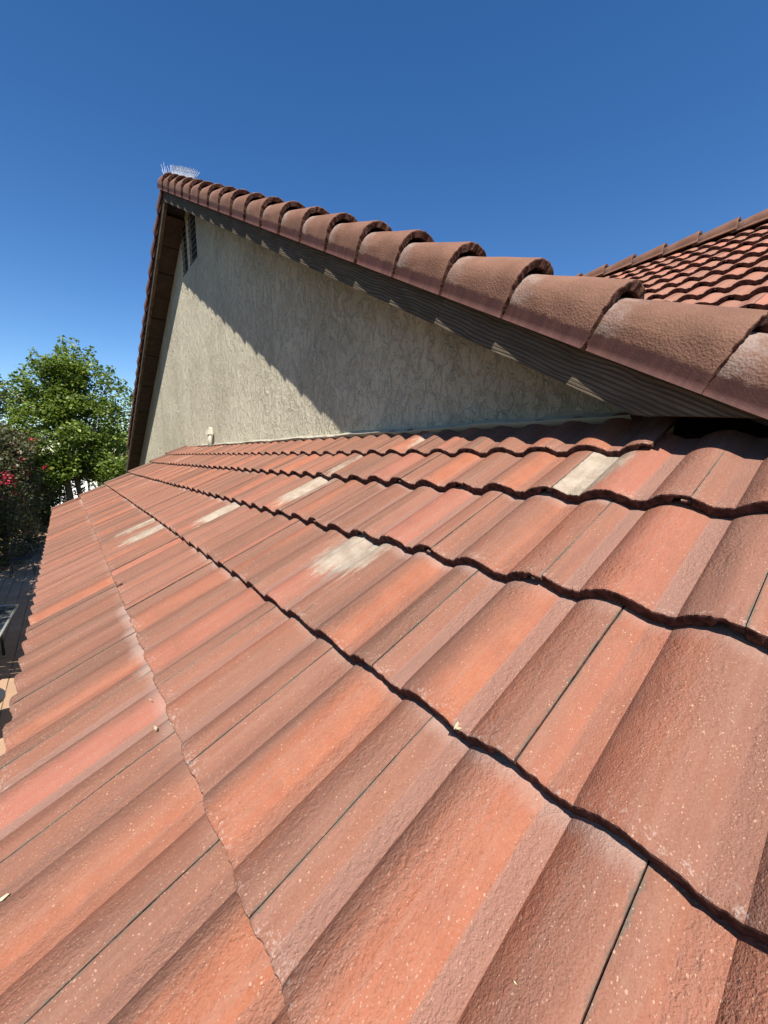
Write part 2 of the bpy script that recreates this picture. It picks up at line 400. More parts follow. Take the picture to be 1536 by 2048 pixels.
TH = 0.080
def tile_mesh(name, nu, nv, E=1.12, over=0.12, seed=0, rough=True, notch=False, tilt=0.097, wid=1.0, mats=None, vmax=1.06):
    """one concrete tile, local X up the slope, Y across, Z out of the roof (metres)"""
    vs = []; fs = []; mi = []
    us = [0.0, 0.0035, 0.010, 0.022] + [0.05+(E+over-0.05)*i/(nu-1) for i in range(nu)]
    if not rough: us = [0.0, 0.012] + [0.05+(E+over-0.05)*i/(nu-1) for i in range(nu)]
    vv = [0.0028 + 0.9952*i/(nv-1) for i in range(nv)]
    # keep the two sharp creases of each pan on a vertex column
    for k in (0.268, 0.379, 0.768, 0.879):
        j = min(range(len(vv)), key=lambda i: abs(vv[i]-k)); vv[j] = k
    cols = [(v, 0.0) for v in vv] + [(1.0008, -0.007), (1.005, -0.040), (vmax, -0.040)]
    cols = [(v*wid, d) for v, d in cols]
    NC = len(cols)
    def top(u, v, d):
        h = prof(v)-0.076+0.016 + d + tilt*(1-u/E)
        drop = {0: 0.016, 1: 0.007, 2: 0.002}.get(us.index(u), 0.0) if rough else {0: 0.008}.get(us.index(u), 0.0)
        n1 = noise.noise(Vector((v*9+seed*7.1, u*2, seed)))*0.006 if rough else 0
        if rough and u < 0.03:
            n1 += noise.noise(Vector((v*60+seed*3.3, 5.5, seed)))*0.0065
        return h - drop + n1
    def th(v, u):
        t = TH
        if v < 0.10*wid: t = 0.030
        elif v < 0.13*wid: t = 0.030+(TH-0.030)*(v-0.10*wid)/(0.03*wid)
        if v >= 1.0*wid: t = 0.02
        return t
    def uj(u, v):
        w_ = noise.noise(Vector((v*40+seed*11, 1.5, seed)))*0.0055 + noise.noise(Vector((v*11+seed*5, 3.5, seed)))*0.005 if (rough and u < 0.03) else 0
        uu = u + w_
        if notch and v < 0.075: uu = max(uu, 0.085)
        return uu
    for u in us:
        for v, d in cols:
            vs.append((uj(u, v)*W, v*W, top(u, v, d)*W))
    nt_ = len(vs)
    # underside (short, only the rim that can be seen)
    for u in (us[0], us[-1]):
        for v, d in cols:
            rag = (noise.noise(Vector((v*50+seed*2.3, 8.5, seed)))*0.006 if rough else 0)
            vs.append(((uj(u, v)+ (0.004 if u == 0 else 0))*W, v*W, (top(us[4] if u == 0 else u, v, d)-th(v, u)+rag)*W))
    nU = len(us)
    nosef = 2 if rough else 1
    for i in range(nU-1):
        for j in range(NC-1):
            a = i*NC+j
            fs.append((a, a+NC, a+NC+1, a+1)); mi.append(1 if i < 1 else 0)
    b0 = nt_; b1 = nt_+NC
    for j in range(NC-1):
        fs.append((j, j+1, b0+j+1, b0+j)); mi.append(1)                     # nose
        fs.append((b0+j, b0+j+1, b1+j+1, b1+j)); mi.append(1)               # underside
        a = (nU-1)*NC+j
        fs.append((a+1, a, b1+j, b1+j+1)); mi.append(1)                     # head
    # side walls (fans over the rows)
    n0 = [i*NC for i in range(nU)]
    fs.append(tuple([b0]+[b1]+n0[::-1])); mi.append(1)
    n1_ = [i*NC+NC-1 for i in range(nU)]
    fs.append(tuple([b1+NC-1, b0+NC-1]+n1_)); mi.append(1)
    me = mesh(name, vs, fs, mats or [M_TILE, M_NOSE], True, mi)
    # sharp where the pans crease and around the rim
    me.polygons.foreach_set('use_smooth', [m == 0 for m in mi])
    for k in (0.268, 0.379, 0.768, 0.879): pass
    cre = {round(k*wid, 4) for k in (0.268, 0.768)}
    cj = [j for j, (v, d) in enumerate(cols) if round(v, 4) in cre]
    es = set()
    for i in range(nU-1):
        for j in cj + [nv-1]: es.add((i*NC+j, (i+1)*NC+j))
    for e in me.edges:
        k = tuple(e.vertices)
        if k in es: e.use_edge_sharp = True
    return me

NEAR = [tile_mesh('roof_tile', 14, 73, seed=s) for s in range(7)]
NEAR_NOTCH = tile_mesh('roof_tile', 14, 73, seed=9, notch=True)
FAR = [tile_mesh('roof_tile', 3, 27, seed=20+s) for s in range(2)]
TH = 0.105
REAR = [tile_mesh('roof_tile', 3, 27, seed=30+s, tilt=0.125, mats=[M_TILE_REAR, M_NOSE]) for s in range(2)]

# ------------------------------------------------------------------ the house
house = empty('house', (0, 0, 0))
tag(house, 'stucco gable-end house under red and brown concrete tile roofs, filling most of the picture', 'house')

AL = 0.4794                      # pitch of the lower roof
S_ = Vector((math.cos(AL), 0, math.sin(AL))); N_ = Vector((-math.sin(AL), 0, math.cos(AL))); H_ = Vector((0, 1, 0))
P0 = Vector((0, 0, -2.1028))
def LR(u, v, n=0.0):             # lower roof coordinates (tile widths) -> world metres
    return (P0 + S_*u + H_*v + N_*n)*W + ORG

def frame(origin, x, y, z):
    m = Matrix.Identity(4)
    for i in range(3):
        m[i][0] = x[i]; m[i][1] = y[i]; m[i][2] = z[i]; m[i][3] = origin[i]
    return m

def set_look(o, r, **kw):
    o['tone'] = kw.get('tone', r.random())
    o['oc'] = kw.get('oc', r.choice([0.1, 0.45, 0.55, 0.6, 0.85])+r.uniform(-0.08, 0.08))
    o['ow'] = kw.get('ow', r.uniform(0.10, 0.34))
    o['oa'] = kw.get('oa', r.choice([0.15, 0.5, 0.8, 1.0]))
    o['pink'] = kw.get('pink', r.random()**2)
    o['ma'] = kw.get('ma', r.choice([0.1, 0.3, 0.6, 0.8]))
    o['cc'] = kw.get('cc', r.uniform(0, 1))
    o['cw'] = kw.get('cw', r.uniform(0.1, 0.3))
    o['ca'] = kw.get('ca', 0.0)
    o['cu'] = kw.get('cu', 0.0)
    o['cg'] = kw.get('cg', 0.3)
    o['ea'] = kw.get('ea', r.choice([0.0, 0.15, 0.4, 0.7]))

ROWS = [-0.634, 0.503, 1.598, 2.703, 3.770, 4.584]
VOFF = [0.855, 0.354, 0.844, 0.321, 0.805, 0.301]
# looks read off the photograph: (row, tile index) -> streaks; index counts from the camera
LOOK = {
    (0, 0): dict(oc=0.42, ow=0.34, oa=0.95, tone=0.4, ma=0.35, pink=0.0),
    (0, 1): dict(oc=0.33, ow=0.30, oa=0.9, tone=0.5, ma=0.2, pink=0.0),
    (0, 2): dict(oc=0.42, ow=0.26, oa=1.0, tone=0.7, ma=1.0, pink=0.9, ea=0.5),
    (0, 3): dict(oc=0.35, ow=0.18, oa=0.9, tone=0.1, ma=0.1, ea=0.8),
    (0, 4): dict(oa=0.2, tone=0.1, ma=0.1),
    (0, 5): dict(oa=0.2, tone=0.1, ma=0.1),
    (0, 6): dict(oa=1.0, oc=0.4, ow=0.3, tone=0.1),
    (1, -1): dict(oa=0.7, oc=0.7, ow=0.3, tone=0.7, ma=0.2),
    (1, 0): dict(oa=1.0, oc=0.42, ow=0.33, tone=0.95, ma=0.7, pink=0.1),
    (1, 1): dict(oa=1.0, oc=0.42, ow=0.30, tone=0.75, ma=0.15, pink=0.0),
    (1, 2): dict(oa=0.7, oc=0.72, ow=0.28, tone=0.8, ma=0.65, pink=0.1),
    (1, 3): dict(oa=0.8, oc=0.45, ow=0.35, tone=0.6, ma=0.4),
    (1, 4): dict(oa=0.6, oc=0.5, ow=0.3, tone=0.4, ma=0.1),
    (1, 8): dict(ca=1.0, cc=0.62, cw=0.5, cu=-0.15, cg=0.7, tone=0.9),
    (2, -1): dict(oa=0.85, oc=0.80, ow=0.30, tone=0.75, ma=0.2, pink=0.25),
    (2, 0): dict(oa=1.0, oc=0.36, ow=0.26, tone=0.9, ma=0.85, pink=0.0),
    (2, 1): dict(oa=1.0, oc=0.40, ow=0.24, tone=0.25, ma=0.3, pink=0.0),
    (2, 2): dict(oa=0.9, oc=0.6, ow=0.3, tone=0.9, ma=0.8, ca=1.0, cc=0.42, cw=0.75, cu=-0.28, cg=0.9),
    (2, 6): dict(ca=0.95, cc=0.55, cw=0.5, cu=-0.1, cg=0.3, oa=0.9),
    (3, -1): dict(oa=0.5, oc=0.75, ow=0.3, tone=0.9, ma=0.5, pink=0.3),
    (3, 0): dict(oa=1.0, oc=0.60, ow=0.36, tone=0.95, ma=0.9, pink=0.45),
    (3, 1): dict(oa=0.9, oc=0.28, ow=0.24, tone=0.8, ma=0.3, pink=0.0),
    (3, 2): dict(oa=0.9, oc=0.5, ow=0.5, tone=1.0, ma=0.9, pink=0.9, ea=0.5),
    (3, 5): dict(ca=1.0, cc=0.42, cw=0.7, cu=0.0, cg=0.25, oa=0.9),
    (4, -1): dict(oa=0.15, tone=0.85, ma=0.4, pink=0.3),
    (4, 0): dict(oa=0.9, oc=0.55, ow=0.45, tone=1.0, ma=0.9, pink=0.7, ca=1.4, cc=1.0, cw=0.60, cu=0.35, cg=0.45),
    (4, 1): dict(oa=1.0, oc=0.35, ow=0.30, tone=0.7, ma=0.4, pink=0.0),
    (4, 2): dict(oa=1.0, oc=0.4, ow=0.35, tone=0.6, ma=0.5),
    (5, 1): dict(oa=1.0, oc=0.5, ow=0.34, tone=0.7, ma=0.4, pink=0.0),
    (5, 0): dict(oa=0.7, oc=0.45, ow=0.3, tone=0.7),
}
deck = MB()
deck.prism([LR(-0.60, -4, -0.26), LR(5.5, -4, -0.26), LR(5.5, 22.55, -0.26), LR(-0.60, 22.55, -0.26)], -N_*0.10*W)
lower = deck.build('lower_roof', M_DECK, house)
tag(lower, 'low red tiled roof in the foreground')
V_END = 22.55
rr = random.Random(11)
for r, (u0, v0) in enumerate(zip(ROWS, VOFF)):
    E_ = (ROWS[r+1]-u0) if r < 5 else 1.12
    for k in range(-4, 24):
        v = v0+k
        if v > V_END-0.3: continue
        if r == 5 and k < 1: continue          # top course stops beside the rake
        if r == 5: pass
        near = v < 7.5
        lib = NEAR if near else FAR
        me = lib[rr.randrange(len(lib))]
        if (r, k) == (1, 6): me = NEAR_NOTCH
        jz = rr.uniform(-0.005, 0.005); ju = rr.uniform(-0.010, 0.010); jr = rr.uniform(-0.0022, 0.0022)
        if r == 1: ju *= 0.25
        if (r, k) in ((3, -1), (4, 0), (2, 1), (2, 4)): jz += 0.006
        xx = (S_+H_*jr).normalized(); yy = N_.cross(xx)
        rowt = 0.0
        # a tile lies on the one below: tilt is in the mesh; short courses are tilted a little more
        o = obj('roof_tile', me, lower, mat=frame(LR(u0+ju, v, jz), xx, yy, N_))
        kw = dict(LOOK.get((r, k), {}))
        if (r, k) not in LOOK:
            x = rr.random()
            if x < (0.13 if r < 2 else 0.22) and v > 3:
                kw.update(ca=rr.uniform(0.35, 0.9), cw=rr.uniform(0.2, 0.6), cu=rr.uniform(-0.3, 0.2), cg=rr.random()*0.6)
            if v > 7: kw['ea'] = rr.choice([0, 0.3, 0.8])
        set_look(o, rr, **kw)

# trims up the far verge of the lower roof: one flat piece per course
for r, u0 in enumerate(ROWS):
    E_ = 1.12 if r < 5 else 0.98
    b = MB()
    a0, a1 = u0-0.02, u0+E_+0.12
    b.hexa([LR(a0, V_END-0.30, 0.085), LR(a1, V_END-0.30, 0.00), LR(a1, V_END+0.12, 0.00), LR(a0, V_END+0.12, 0.085),
            LR(a0, V_END-0.30, 0.15), LR(a1, V_END-0.30, 0.055), LR(a1, V_END+0.12, 0.055), LR(a0, V_END+0.12, 0.15)])
    b.hexa([LR(a0, V_END+0.06, -0.30), LR(a1, V_END+0.06, -0.36), LR(a1, V_END+0.12, -0.36), LR(a0, V_END+0.12, -0.30),
            LR(a0, V_END+0.06, 0.085), LR(a1, V_END+0.06, 0.0), LR(a1, V_END+0.12, 0.0), LR(a0, V_END+0.12, 0.085)])
    o = b.build('verge_tile', M_RAKE, lower); o['fl'] = 0.0; o['ef'] = 0.25

# eave board and the walls that carry the lower roof
b = MB(); b.hexa([LR(-0.66, -4, -0.80), LR(-0.56, -4, -0.80), LR(-0.56, V_END, -0.80), LR(-0.66, V_END, -0.80),
                  LR(-0.66, -4, -0.23), LR(-0.56, -4, -0.23), LR(-0.56, V_END, -0.23), LR(-0.66, V_END, -0.23)])
b.build('eave_board', M_SOFFIT, house)

# ------------------------------------------------------------------ gable
AR = math.radians(29.0); XR, ZR = 19.2, 7.72   # rear roof: pitch and ridge line
XW = 4.92                        # wall plane
XF = 4.07                        # outer face of the fascia
YA = 19.30; ZA = 10.14           # fascia bottoms meet here
TG = math.tan(math.radians(28.75)); AG = math.radians(28.75)
def G(x, y, z): return Vector((x, y, z))*W + ORG
def zr(y):                       # bottom line of the fascia
    return ZA - TG*abs(y-YA)
def zl(x): return -2.1028/math.cos(AL) + x*math.tan(AL)     # lower roof plane

# stucco wall, one slab with a flat back; openings for the two vents are covered by dark boxes set proud
# (polygon is split in convex pieces so that every face stays flat)
zb = -CZ/W
wv = []
def gable_slab():
    vs = []; fs = []
    yR, yL = 1.55, 39.6
    vy = [(18.30, 19.43), (19.80, 20.70)]; vz = (7.98, 10.02)
    cols = [yR, vy[0][0], vy[0][1], vy[1][0], vy[1][1], yL]
    off = 0.46                                        # wall rises behind the fascia
    def top(y): return zr(y)+off
    x0, x1 = XW, XW+0.5
    def face(pts, x, flip=False):
        n = len(vs); vs.extend([G(x, y, z) for y, z in pts])
        f = list(range(n, n+len(pts)));  fs.append(tuple(f[::-1] if flip else f))
    for i in range(len(cols)-1):
        a, b2 = cols[i], cols[i+1]
        mids = [YA] if a < YA < b2 else []
        tops = [(b2, top(b2))] + [(m, top(m)) for m in mids] + [(a, top(a))]
        isvent = (a, b2) in vy
        if not isvent:
            face([(a, zb), (b2, zb)] + tops, x0, True)
        else:
            face([(a, zb), (b2, zb), (b2, vz[0]), (a, vz[0])], x0, True)
            face([(a, vz[1]), (b2, vz[1])] + tops, x0, True)
            # reveal
            for (p, q) in (((a, vz[0]), (b2, vz[0])), ((b2, vz[0]), (b2, vz[1])), ((b2, vz[1]), (a, vz[1])), ((a, vz[1]), (a, vz[0]))):
                n = len(vs); vs.extend([G(x0, *p), G(x0, *q), G(x0+0.3, *q), G(x0+0.3, *p)]); fs.append((n, n+1, n+2, n+3))
    face([(yR, zb), (yL, zb), (yL, top(yL)), (YA, top(YA)), (yR, top(yR))], x1)
    for p, q in (((yR, zb), (yR, top(yR))), ((yR, top(yR)), (YA, top(YA))), ((YA, top(YA)), (yL, top(yL))), ((yL, top(yL)), (yL, zb))):
        n = len(vs); vs.extend([G(x0, *p), G(x0, *q), G(x1, *q), G(x1, *p)]); fs.append((n, n+1, n+2, n+3))
    return vs, fs, vy, vz
vs, fs, VY, VZ = gable_slab()
wall = obj('gable_wall', mesh('gable_wall', vs, fs, [M_STUCCO]), house)
tag(wall, 'beige trowelled stucco gable wall, half in shadow')
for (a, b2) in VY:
    b = MB(); b.box(*[q*W for q in (XW+0.10, XW+0.12, a+0.004, b2-0.004)], CZ+VZ[0]*W+.001, CZ+VZ[1]*W-.001)  # black back sheet paints the shade of the hollow behind the slats
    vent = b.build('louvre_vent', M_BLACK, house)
    nsl = 9
    for i in range(nsl):
        z = VZ[0]+0.03+(VZ[1]-VZ[0]-0.02)*i/nsl
        s = MB()
        s.hexa([G(XW-0.025, a+0.004, z-0.012), G(XW+0.012, a+0.004, z+0.03), G(XW+0.012, b2-0.004, z+0.03), G(XW-0.025, b2-0.004, z-0.012),
                G(XW-0.025, a+0.004, z+0.018), G(XW+0.012, a+0.004, z+0.055), G(XW+0.012, b2-0.004, z+0.055), G(XW-0.025, b2-0.004, z+0.018)])
        s.build('louvre_slat', M_VENT, vent)

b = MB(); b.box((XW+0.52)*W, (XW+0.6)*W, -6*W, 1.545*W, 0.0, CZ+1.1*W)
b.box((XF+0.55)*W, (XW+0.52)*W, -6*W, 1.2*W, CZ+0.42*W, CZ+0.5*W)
b.build('eave_shade_sheet', M_BLACK, house)  # added black sheets that paint the deep shade of the void under the rake
# rake frame: L up the rake, N out of the roof in the wall plane
for side in (1, -1):             # 1: right rake (rises with +y), -1: left rake
    Lr = Vector((0, side*math.cos(AG), math.sin(AG))); Nr = Vector((0, -side*math.sin(AG), math.cos(AG)))
    base = Vector((XF, YA, ZA))
    def RK(l, n, x, base=base, Lr=Lr, Nr=Nr): return (base + Lr*l + Nr*n + Vector((x-XF, 0, 0)))*W + ORG
    lend = -(18.65/math.cos(AG)) if side == 1 else -(21.3/math.cos(AG))
    # fascia boards in four lengths
    if side == 1: cuts = [0.0, -4.75, -9.4, -14.0, -17.45, -20.0]
    else: cuts = [0.0, -5.2, -10.4, -15.6, -20.5, lend]
    for i in range(len(cuts)-1):
        l1, l0 = cuts[i], cuts[i+1]+(0.004 if i < len(cuts)-2 else 0)
        t = 0.12
        mt = math.tan(AG)*0.5
        def up(l, n):  # mitre at the apex
            return l
        loc = frame(RK(l0, 0, XF), Lr, Vector((1, 0, 0))*side*1.0, Nr) if False else None
        pts = [(l0, 0.0), (l1, 0.0), (l1, 0.55), (l0, 0.55)]
        if i == 0: pts = [(l0, 0.0), (-0.002, 0.0), (-0.002+0.55*math.tan(AG), 0.55), (l0, 0.55)]
        if side == 1 and i == len(cuts)-2:
            # foot of the board is cut level just above the tiles
            zc = lambda y: 0.30+(y-0.83)*0.10
            def inter(n):    # l where the board edge at height n meets the cut
                lo, hi = -24.0, -10.0
                for _ in range(50):
                    m = (lo+hi)/2; p = base+Lr*m+Nr*n
                    if p.z > zc(p.y): hi = m
                    else: lo = m
                return hi
            pts = [(inter(0.0), 0.0), (l1, 0.0), (l1, 0.55), (inter(0.55), 0.55)]
        org = RK(pts[0][0], 0, XF)
        m = frame(org, Lr, Vector((side, 0, 0)) if side == -1 else Vector((-1, 0, 0)), Nr)
        m = frame(org, Lr, Nr.cross(Lr), Nr)
        inv = m.inverted()
        q = MB(); q.prism([inv @ RK(l, n, XF) for l, n in pts], (inv.to_3x3() @ Vector((t*W, 0, 0))))
        o = obj('fascia_board', mesh('fascia_board', q.v, q.f, [M_FASCIA]), house, mat=m)
    # soffit planks between fascia and wall
    n = 0; l = -0.6
    edges = [l]
    while l > (-18.2 if side == 1 else lend+0.2):
        l -= 1.45; edges.append(l)
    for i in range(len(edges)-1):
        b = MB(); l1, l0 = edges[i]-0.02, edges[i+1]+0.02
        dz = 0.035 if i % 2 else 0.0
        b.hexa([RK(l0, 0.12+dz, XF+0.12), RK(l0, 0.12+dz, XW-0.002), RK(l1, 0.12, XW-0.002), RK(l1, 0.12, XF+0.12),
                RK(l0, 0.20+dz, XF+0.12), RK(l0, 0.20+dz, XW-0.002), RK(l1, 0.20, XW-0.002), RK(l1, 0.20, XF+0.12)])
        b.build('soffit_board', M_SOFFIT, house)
    # roof slope over the gable (its own tiles hardly show: one joined field)
    dk = MB(); dk.prism([RK(lend, 0.30, XF+0.13), RK(0.12, 0.30, XF+0.13), RK(0.12, 0.30, 40), RK(lend, 0.30, 40)], Nr*0.06*W)
    dko = dk.build('gable_roof_deck', M_DECK, house)
    src = FAR[0]; nvs = len(src.vertices); co = np.empty(nvs*3); src.vertices.foreach_get('co', co); co = co.reshape(-1, 3)
    fpoly = [tuple(p.vertices) for p in src.polygons]; fmi = [p.material_index for p in src.polygons]
    Xa = np.array(Lr); Za = np.array(Nr); Ya = np.cross(Za, Xa)
    V = []; F = []; MI = []
    for rr_ in range(17):
        l = -1.25-1.1*rr_
        if l < lend: break
        for k in range(20 if side == 1 else 6):
            x = XF+0.62+k+0.5*(rr_ % 2) + (1.0 if side == 1 else 0)
            z_ = (base+Lr*l).z
            if side == 1 and x > XR+ (z_-ZR)/math.tan(AR) + 2.0: continue
            o3 = np.array(RK(l, 0.58, x)); n0_ = nvs*len(V)
            V.append(o3+co@np.array([Xa, Ya, Za]))
            F += [tuple(i+n0_ for i in f) for f in fpoly]; MI += fmi
    fo = obj('gable_roof_tile', mesh('gable_roof_tile', np.concatenate(V).tolist(), F, [M_TILE, M_NOSE], False, MI), house)
    set_look(fo, random.Random(2), tone=0.6, oa=0.0, ca=0.0, ma=0.0, ea=0.0)
    tag(fo, kind='stuff')

# rake tiles ---------------------------------------------------------------
def rake_mesh(name, seg, nl, seed):
    """local X up the rake, Y into the roof (+ = towards the wall side), Z out; origin at the outer lower edge of the flange"""
    vs = []; fs = []; mi = []
    E = 1.09; Lg = E+0.20
    R0 = 0.312
    path = []
    for z in (0.0, 0.06, 0.12, 0.17): path.append((0.0, z, -1.0, 0.0))
    for k in range(seg+1):
        a = math.pi - math.pi*k/seg
        path.append((R0+R0*math.cos(a), 0.22+R0*0.97*math.sin(a), math.cos(a), math.sin(a)))
    path.append((2*R0, 0.16, 1.0, 0.0))
    T = 0.092
    NCc = len(path)
    us = [0.0, 0.006, 0.02] + [0.05+(Lg-0.05)*i/(nl-1) for i in range(nl)]
    def ring(u, inner, iu):
        out = []
        tp = 0.066*(1-u/E)                    # nose is a little wider and stands on the next tile
        lift = 0.092*(1-u/E)
        rd = {0: 0.018, 1: 0.006, 2: 0.0}.get(iu, 0.0)
        for (y, z, ny, nz) in path:
            off = tp - (T if inner else rd)
            o_ = noise.noise(Vector((y*13+z*17+seed*5, u*3, seed)))*0.006
            if iu <= 1: o_ += noise.noise(Vector((y*45+z*43+seed*5, 7.7 if inner else 1.1, seed)))*0.010
            uu = u + (noise.noise(Vector((y*30+z*31+seed*3, 4.4+inner, seed)))*0.022 if iu <= 1 else 0)
            up = lift if z > 0.20 else lift*z/0.20*0.6
            out.append((uu*W, (y+ny*(off+o_))*W, (z+nz*(off+o_)+up)*W))
        return out
    for i, u in enumerate(us): vs += ring(u, False, i)
    b = len(vs)
    vs += ring(us[0]+0.004, True, 0); vs += ring(us[-1], True, 9)
    n = len(us)
    for i in range(n-1):
        for j in range(NCc-1):
            a = i*NCc+j
            fs.append((a, a+1, a+NCc+1, a+NCc)); mi.append(1 if i == 0 else 0)
    for j in range(NCc-1):
        fs.append((j+1, j, b+j, b+j+1)); mi.append(1)
        fs.append((b+j+1, b+j, b+NCc+j, b+NCc+j+1)); mi.append(1)
        a = (n-1)*NCc+j
        fs.append((a, a+1, b+NCc+j+1, b+NCc+j)); mi.append(1)
    fs.append(tuple([b, b+NCc]+[i*NCc for i in range(n)][::-1])); mi.append(0)
    fs.append(tuple([b+2*NCc-1, b+NCc-1]+[i*NCc+NCc-1 for i in range(n)])); mi.append(0)
    me = mesh(name, vs, fs, [M_RAKE, M_RNOSE], True, mi)
    me.polygons.foreach_set('use_smooth', [m == 0 for m in mi])
    return me
RK_NEAR = [rake_mesh('rake_tile', 30, 12, s) for s in range(4)]
RK_FAR = [rake_mesh('rake_tile', 18, 4, 10+s) for s in range(3)]

def add_nail(parent, l, z):
    b = MB()
    b.tube([(l*W, -0.004, z*W), (l*W, 0.006, z*W)], 0.0045, 8)
    o = obj('nail', mesh('nail', b.v, b.f, [M_BLACK]), parent)
    return o

SP = 0.955/math.cos(AG)
for side in (1, -1):
    Lr = Vector((0, side*math.cos(AG), math.sin(AG))); Nr = Vector((0, -side*math.sin(AG), math.cos(AG)))
    Bb = Vector((XF-0.074, YA, ZA)) + Nr*0.345
    kk = 0
    if side == 1:
        # noses at y = 0.97 + 0.955 k
        ys = [0.97+0.955*k for k in range(0, 20)]
        ls = []
        for y in ys:
            # foot of flange: Bb + Lr*l at that y
            ls.append((y-Bb.y)/Lr.y)
    else:
        ls = [-0.85-SP*i for i in range(19)]
    for i, l in enumerate(ls):
        lib = RK_NEAR if (side == 1 and i < 9) else RK_FAR
        me = lib[i % len(lib)]
        org = (Bb + Lr*l + Vector((rr.uniform(-0.006, 0.006), 0, 0)))*W + ORG
        X = (Lr + Vector((rr.uniform(-0.006, 0.006), 0, 0))).normalized()
        Y = Vector((1, 0, 0)); Y = (Y - X*Y.dot(X)).normalized()
        Z = Nr
        m = frame(org, X, Y, Z)      # left rake is a mirror frame; tiles are symmetric enough
        o = obj('rake_tile', me, house, mat=m)
        o['fl'] = 1.0; o['ef'] = rr.uniform(0.5, 1.0)
        if lib is RK_NEAR and side == 1: add_nail(o, 0.62+rr.uniform(-0.05, 0.05), 0.10)
# the lowest rake tile runs out over the lower roof
for i in (1,):
    l = ((0.97-0.955*i)-(YA-math.sin(AG)*0.345))/math.cos(AG)
    Lr = Vector((0, math.cos(AG), math.sin(AG))); Nr = Vector((0, -math.sin(AG), math.cos(AG)))
    Bb = Vector((XF-0.074, YA, ZA)) + Nr*0.345
    o = obj('rake_tile', RK_NEAR[(3-i) % 4], house, mat=frame((Bb+Lr*l)*W+ORG, Lr, Vector((1, 0, 0)), Nr)); o['fl'] = 1.0; o['ef'] = rr.uniform(0.5, 1.0)

# ridge tiles of the gable run back from the apex
apexz = ZA + 0.345/math.cos(AG) - 0.16
def ridge_tiles(x0, x1, y, z, step, lib, parent, rev=False):
    n = int((x1-x0)/step)
    for i in range(n):
        x = x0+i*step
        o = obj('ridge_tile', lib[i % len(lib)], parent, mat=frame(G(x, y-0.345, z), Vector((1, 0, 0)), Vector((0, 1, 0)), Vector((0, 0, 1))))
        o['fl'] = 0.0; o['ef'] = 0.25
ridge_tiles(XF+0.02, XF+26, YA, apexz, 1.09, RK_FAR, house)

# flashing along the foot of the wall: apron + upstand
b = MB()
nseg = 60
y0f, y1f = 1.75, 19.6
vsf = []; fsf = []
for i in range(nseg+1):
    y = y0f+(y1f-y0f)*i/nseg
    wob = 0.018*math.sin(y*2.1)+0.012*math.sin(y*5.3+1)
    zf = zl(XW)+0.10
    lowu = LR(5.36+wob*0.5, y, 0.085+wob*0.5); k0 = G(XW-0.03, y, zf+0.035+wob*0.3); k1 = G(XW-0.03, y, zf+0.21+wob*0.6)
    vsf += [lowu, k0, k1, k1+Vector((0.025*W, 0, 0)), k0+Vector((0.025*W, 0, -0.01)), lowu-Vector((0, 0, 0.012*W))]
for i in range(nseg):
    for j in range(6):
        a = i*6+j; c = i*6+(j+1) % 6
        fsf.append((a, c, c+6, a+6))
fl = obj('flashing', mesh('flashing', vsf, fsf, [M_FLASH], True), house)
tag(fl, 'cream painted metal flashing along the foot of the wall')

# ------------------------------------------------------------------ rear roof
SR = Vector((math.cos(AR), 0, math.sin(AR))); NR = Vector((-math.sin(AR), 0, math.cos(AR)))
def RR(u, v, n=0.0): return (Vector((XR, 0, ZR)) + SR*u + H_*v + NR*n)*W + ORG
b = MB(); b.prism([RR(-16.3, -6, -0.26), RR(0.1, -6, -0.26), RR(0.1, 30, -0.26), RR(-16.3, 30, -0.26)], -NR*0.12*W)
b.prism([RR(0.12, -6, -0.26), RR(0.12, 30, -0.26), (Vector((XR+8, 30, ZR-8*math.tan(AR)))*W+ORG), (Vector((XR+8, -6, ZR-8*math.tan(AR)))*W+ORG)], Vector((0, 0, -0.12*W)))
rear = b.build('rear_roof', M_DECK, house)
tag(rear, 'higher tiled roof slope behind the rake tiles, top right')
rq = random.Random(5)
cnt = 0
for r in range(15):
    u0 = -1.02-1.06*r
    off = 0.3+0.5*(r % 2)
    x = XR+u0*math.cos(AR); z = ZR+u0*math.sin(AR)
    vmax = min(16.0, YA+(z-10.9)/TG+4.5); vmin = max(-5.0, 0.12*x-4.0)
    for k in range(-6, 16):
        v = off+k
        if v < vmin-1 or v > vmax: continue
        o = obj('roof_tile', REAR[rq.randrange(2)], rear, mat=frame(RR(u0+rq.uniform(-.008, .008), v, rq.uniform(-.006, .006)), SR, H_, NR))
        set_look(o, rq, tone=rq.uniform(0.4, 1), oa=rq.choice([0.0, 0.2, 0.4, 0.8]), oc=rq.uniform(0.2, 0.9), ow=rq.uniform(0.3, 0.7), pink=rq.uniform(0.3, 1),
                 ea=rq.choice([0.2, 0.5]), ma=rq.uniform(0, 0.4), ca=(rq.uniform(0.2, 0.5) if rq.random() < 0.12 else 0.0))
        cnt += 1
RID = [tile for tile in [rake_mesh('ridge_tile', 14, 4, 40+s) for s in range(2)]]
for k in range(-5, 14):
    y = 3.63+1.1*k
    org = Vector((XR-0.33, y, ZR-0.12))*W+ORG
    # local X must run along +Y: Y axis then points to -X
    o = obj('ridge_tile', RID[k % 2], rear, mat=frame((Vector((XR+0.35, y-0.6, ZR-0.14)))*W+ORG, Vector((0, 1, 0.0)), Vector((-1, 0, 0)), Vector((0, 0, 1))))
    o['fl'] = 0.0; o['ef'] = 0.25

# house body below (seen only from other places)
b = MB(); b.box(0.35*W, XW*W-0.01, -6*W, 22.2*W, 0.0, CZ+(-2.62)*W)
b.build('house_wall', M_STUCCO, house)

